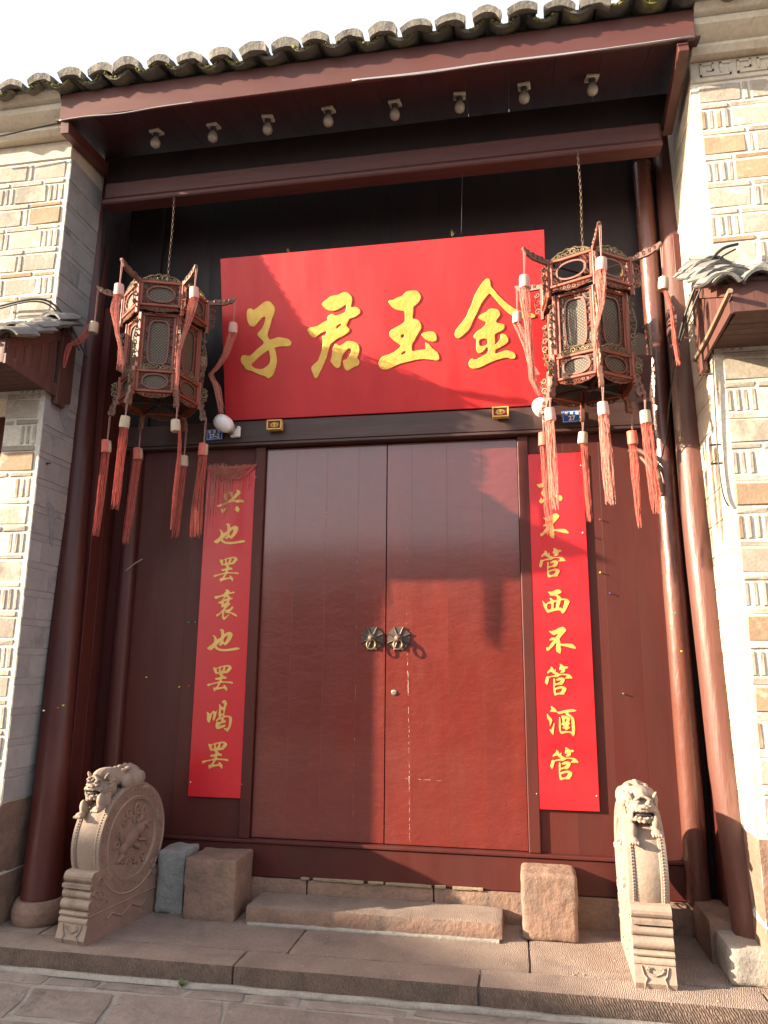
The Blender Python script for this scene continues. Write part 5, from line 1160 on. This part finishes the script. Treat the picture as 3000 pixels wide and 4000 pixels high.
cable([(1.82, -.10, 2.755), (1.88, -.13, 2.75), (1.93, -.16, 2.66), (1.955, -.17, 2.52), (1.96, -.17, 2.4)], .014, 'conduit', 'conduit_pipe', 'thinner brown conduit under the thick one beside the right pilaster', 10)
cable([(-2.46, -1.0, 5.41), (-2.7, -1.02, 5.37), (-3.0, -1.03, 5.33), (-3.4, -1.03, 5.32)], .007, 'black', 'power_cable', 'dark cable pinned along the cornice of the left pier')
cable([(.62, -.35, 4.54), (.64, -.46, 4.9), (.65, -.52, 4.99)], .0004, 'greycable', 'spider_thread', 'fine thread hanging from the beam to the right part of the plaque', 3)
for (x, y, z, lab) in ((2.235, -.80, 3.10, 'upper rusty nail in the right reveal'), (2.235, -.835, 2.62, 'middle rusty nail in the right reveal'), (2.235, -.835, 2.50, 'lower rusty nail in the right reveal')):
    o = MB().tube([(x, y, z), (x-.07, y-.02, z-.008)], .007, 6).build('iron_nail', MT['iron']); tag(o, lab, 'nail')
o = MB().tube([(-2.44, -.76, 2.70), (-2.38, -.80, 2.69)], [.009, .006], 6).build('iron_nail', MT['iron']); tag(o, 'dark iron nail sticking out of the left grey reveal', 'nail')
pins = [(1.585, -.012, 2.32, 'red', 'red push pin high on the right wall panel'), (1.567, -.012, 1.93, 'yellow', 'yellow push pin in the middle of the right wall panel'), (1.627, -.012, 1.78, 'blue', 'blue push pin on the right wall panel'), (1.68, -.012, 1.08, 'green', 'green push pin low on the right wall panel'),
        (2.06, -.135, 1.37, 'yellow', 'yellow push pin on the right pilaster'), (2.04, -.135, 1.63, 'green', 'green push pin on the right pilaster'), (1.455, -.036, 2.22, 'white', 'white push pin at the edge of the right couplet board'),
        (-1.90, -.012, 1.15, 'yellow', 'yellow push pin alone on the left wall panel, nearer the pilaster'), (-1.62, -.012, 1.08, 'yellow', 'yellow push pin beside the left couplet board, left of a red one'), (-1.54, -.012, 1.09, 'red', 'red push pin at the edge of the left couplet board'),
        (-1.575, -.012, 1.575, 'green', 'green push pin by the left couplet board, left one of a pair'), (-1.522, -.012, 1.575, 'green', 'green push pin touching the left couplet board, right one of a pair'), (-2.19, -.69, .95, 'red', 'red push pin on the left column'), (-2.165, -.67, .965, 'yellow', 'yellow push pin on the left column'), (-2.28, -.715, .93, 'white', 'white push pin on the left column')]
for i, (x, y, z, c, lab) in enumerate(pins):
    t = thing('push_pin', lab, 'push pin', (x, y, z), 0, 'push pins on the timber front')
    MB().lathe([(.005, .008), (.0055, .010), (.0032, .012), (.0032, .018), (.0055, .021), (.0045, .023)], 10, RX(math.pi/2)).build('head', MT['pin_'+c], t, smooth=50)
    MB().tube([(0, 0, 0), (0, -.013, 0)], .001, 4).build('needle', MT['steel'], t)
def weed(nm, label, x, y, z, n, s):
    t = thing(nm, label, 'weed', (x, y, z)); R = random.Random(int(abs(x)*100)); 
    for i in range(n):
        a = R.uniform(0, 6.28); l = s*R.uniform(.6, 1.2); r = R.uniform(.3, .9); w = l*.18
        p = [Vector((0, 0, 0)), Vector((math.cos(a)*l*r*.5, math.sin(a)*l*r*.5, l*.55)), Vector((math.cos(a)*l*r, math.sin(a)*l*r, l*.7))]; d = Vector((-math.sin(a), math.cos(a), 0))*w
        MB().add([p[0], p[1]-d, p[1]+d, p[2]], [(0, 1, 2), (1, 3, 2)]).build('leaf', MT['leaf'], t, fix=False)
weed('street_weed', 'small green weed growing at the foot of the platform', -.98, -1.112, ZS, 12, .055)
weed('dry_sprig', 'dry sprig standing on the left top edge of the plaque', -.78, -.33, 4.525, 6, .06)
weed('dry_sprig', 'dry sprig standing on the right top edge of the plaque', .55, -.33, 4.535, 7, .055)
# stick wedged behind the left pilaster, red timber offcut by the right lantern
o = MB().tube([(-2.10, -.11, 1.98), (-2.0, -.16, 2.03), (-1.93, -.18, 2.06)], .004, 5).build('twig', MT['wood']); tag(o, 'thin twig stuck on the left pilaster', 'twig')
o = MB().cbox(-.05, .05, -.012, .012, -.16, .16, .003).build('timber_offcut', MT['canopy']); o.location = (1.93, -.17, 3.36); o.rotation_euler = (.05, .12, 0); tag(o, 'short red board leaning beside the right lantern', 'board')

# grit blown over the platform and the paving
R = random.Random(21); m = MB()
for i in range(260):
    if R.random() < .55: x, y, z = R.uniform(-2.1, 2.1), R.uniform(-1.03, -.45), ZP+.001
    else: x, y, z = R.uniform(-2.6, 2.6), R.uniform(-1.9, -1.12), ZS+.001
    s = R.uniform(.0025, .0075); m.ell((x, y, z), (s, s*R.uniform(.6, 1.3), s*.6), None, 5, 3)
gr = m.build('scattered_grit', MT['mortar'], None); gr['kind'] = 'stuff'; gr['label'] = 'scattered grit and crumbs on the platform and paving'; gr['category'] = 'grit'
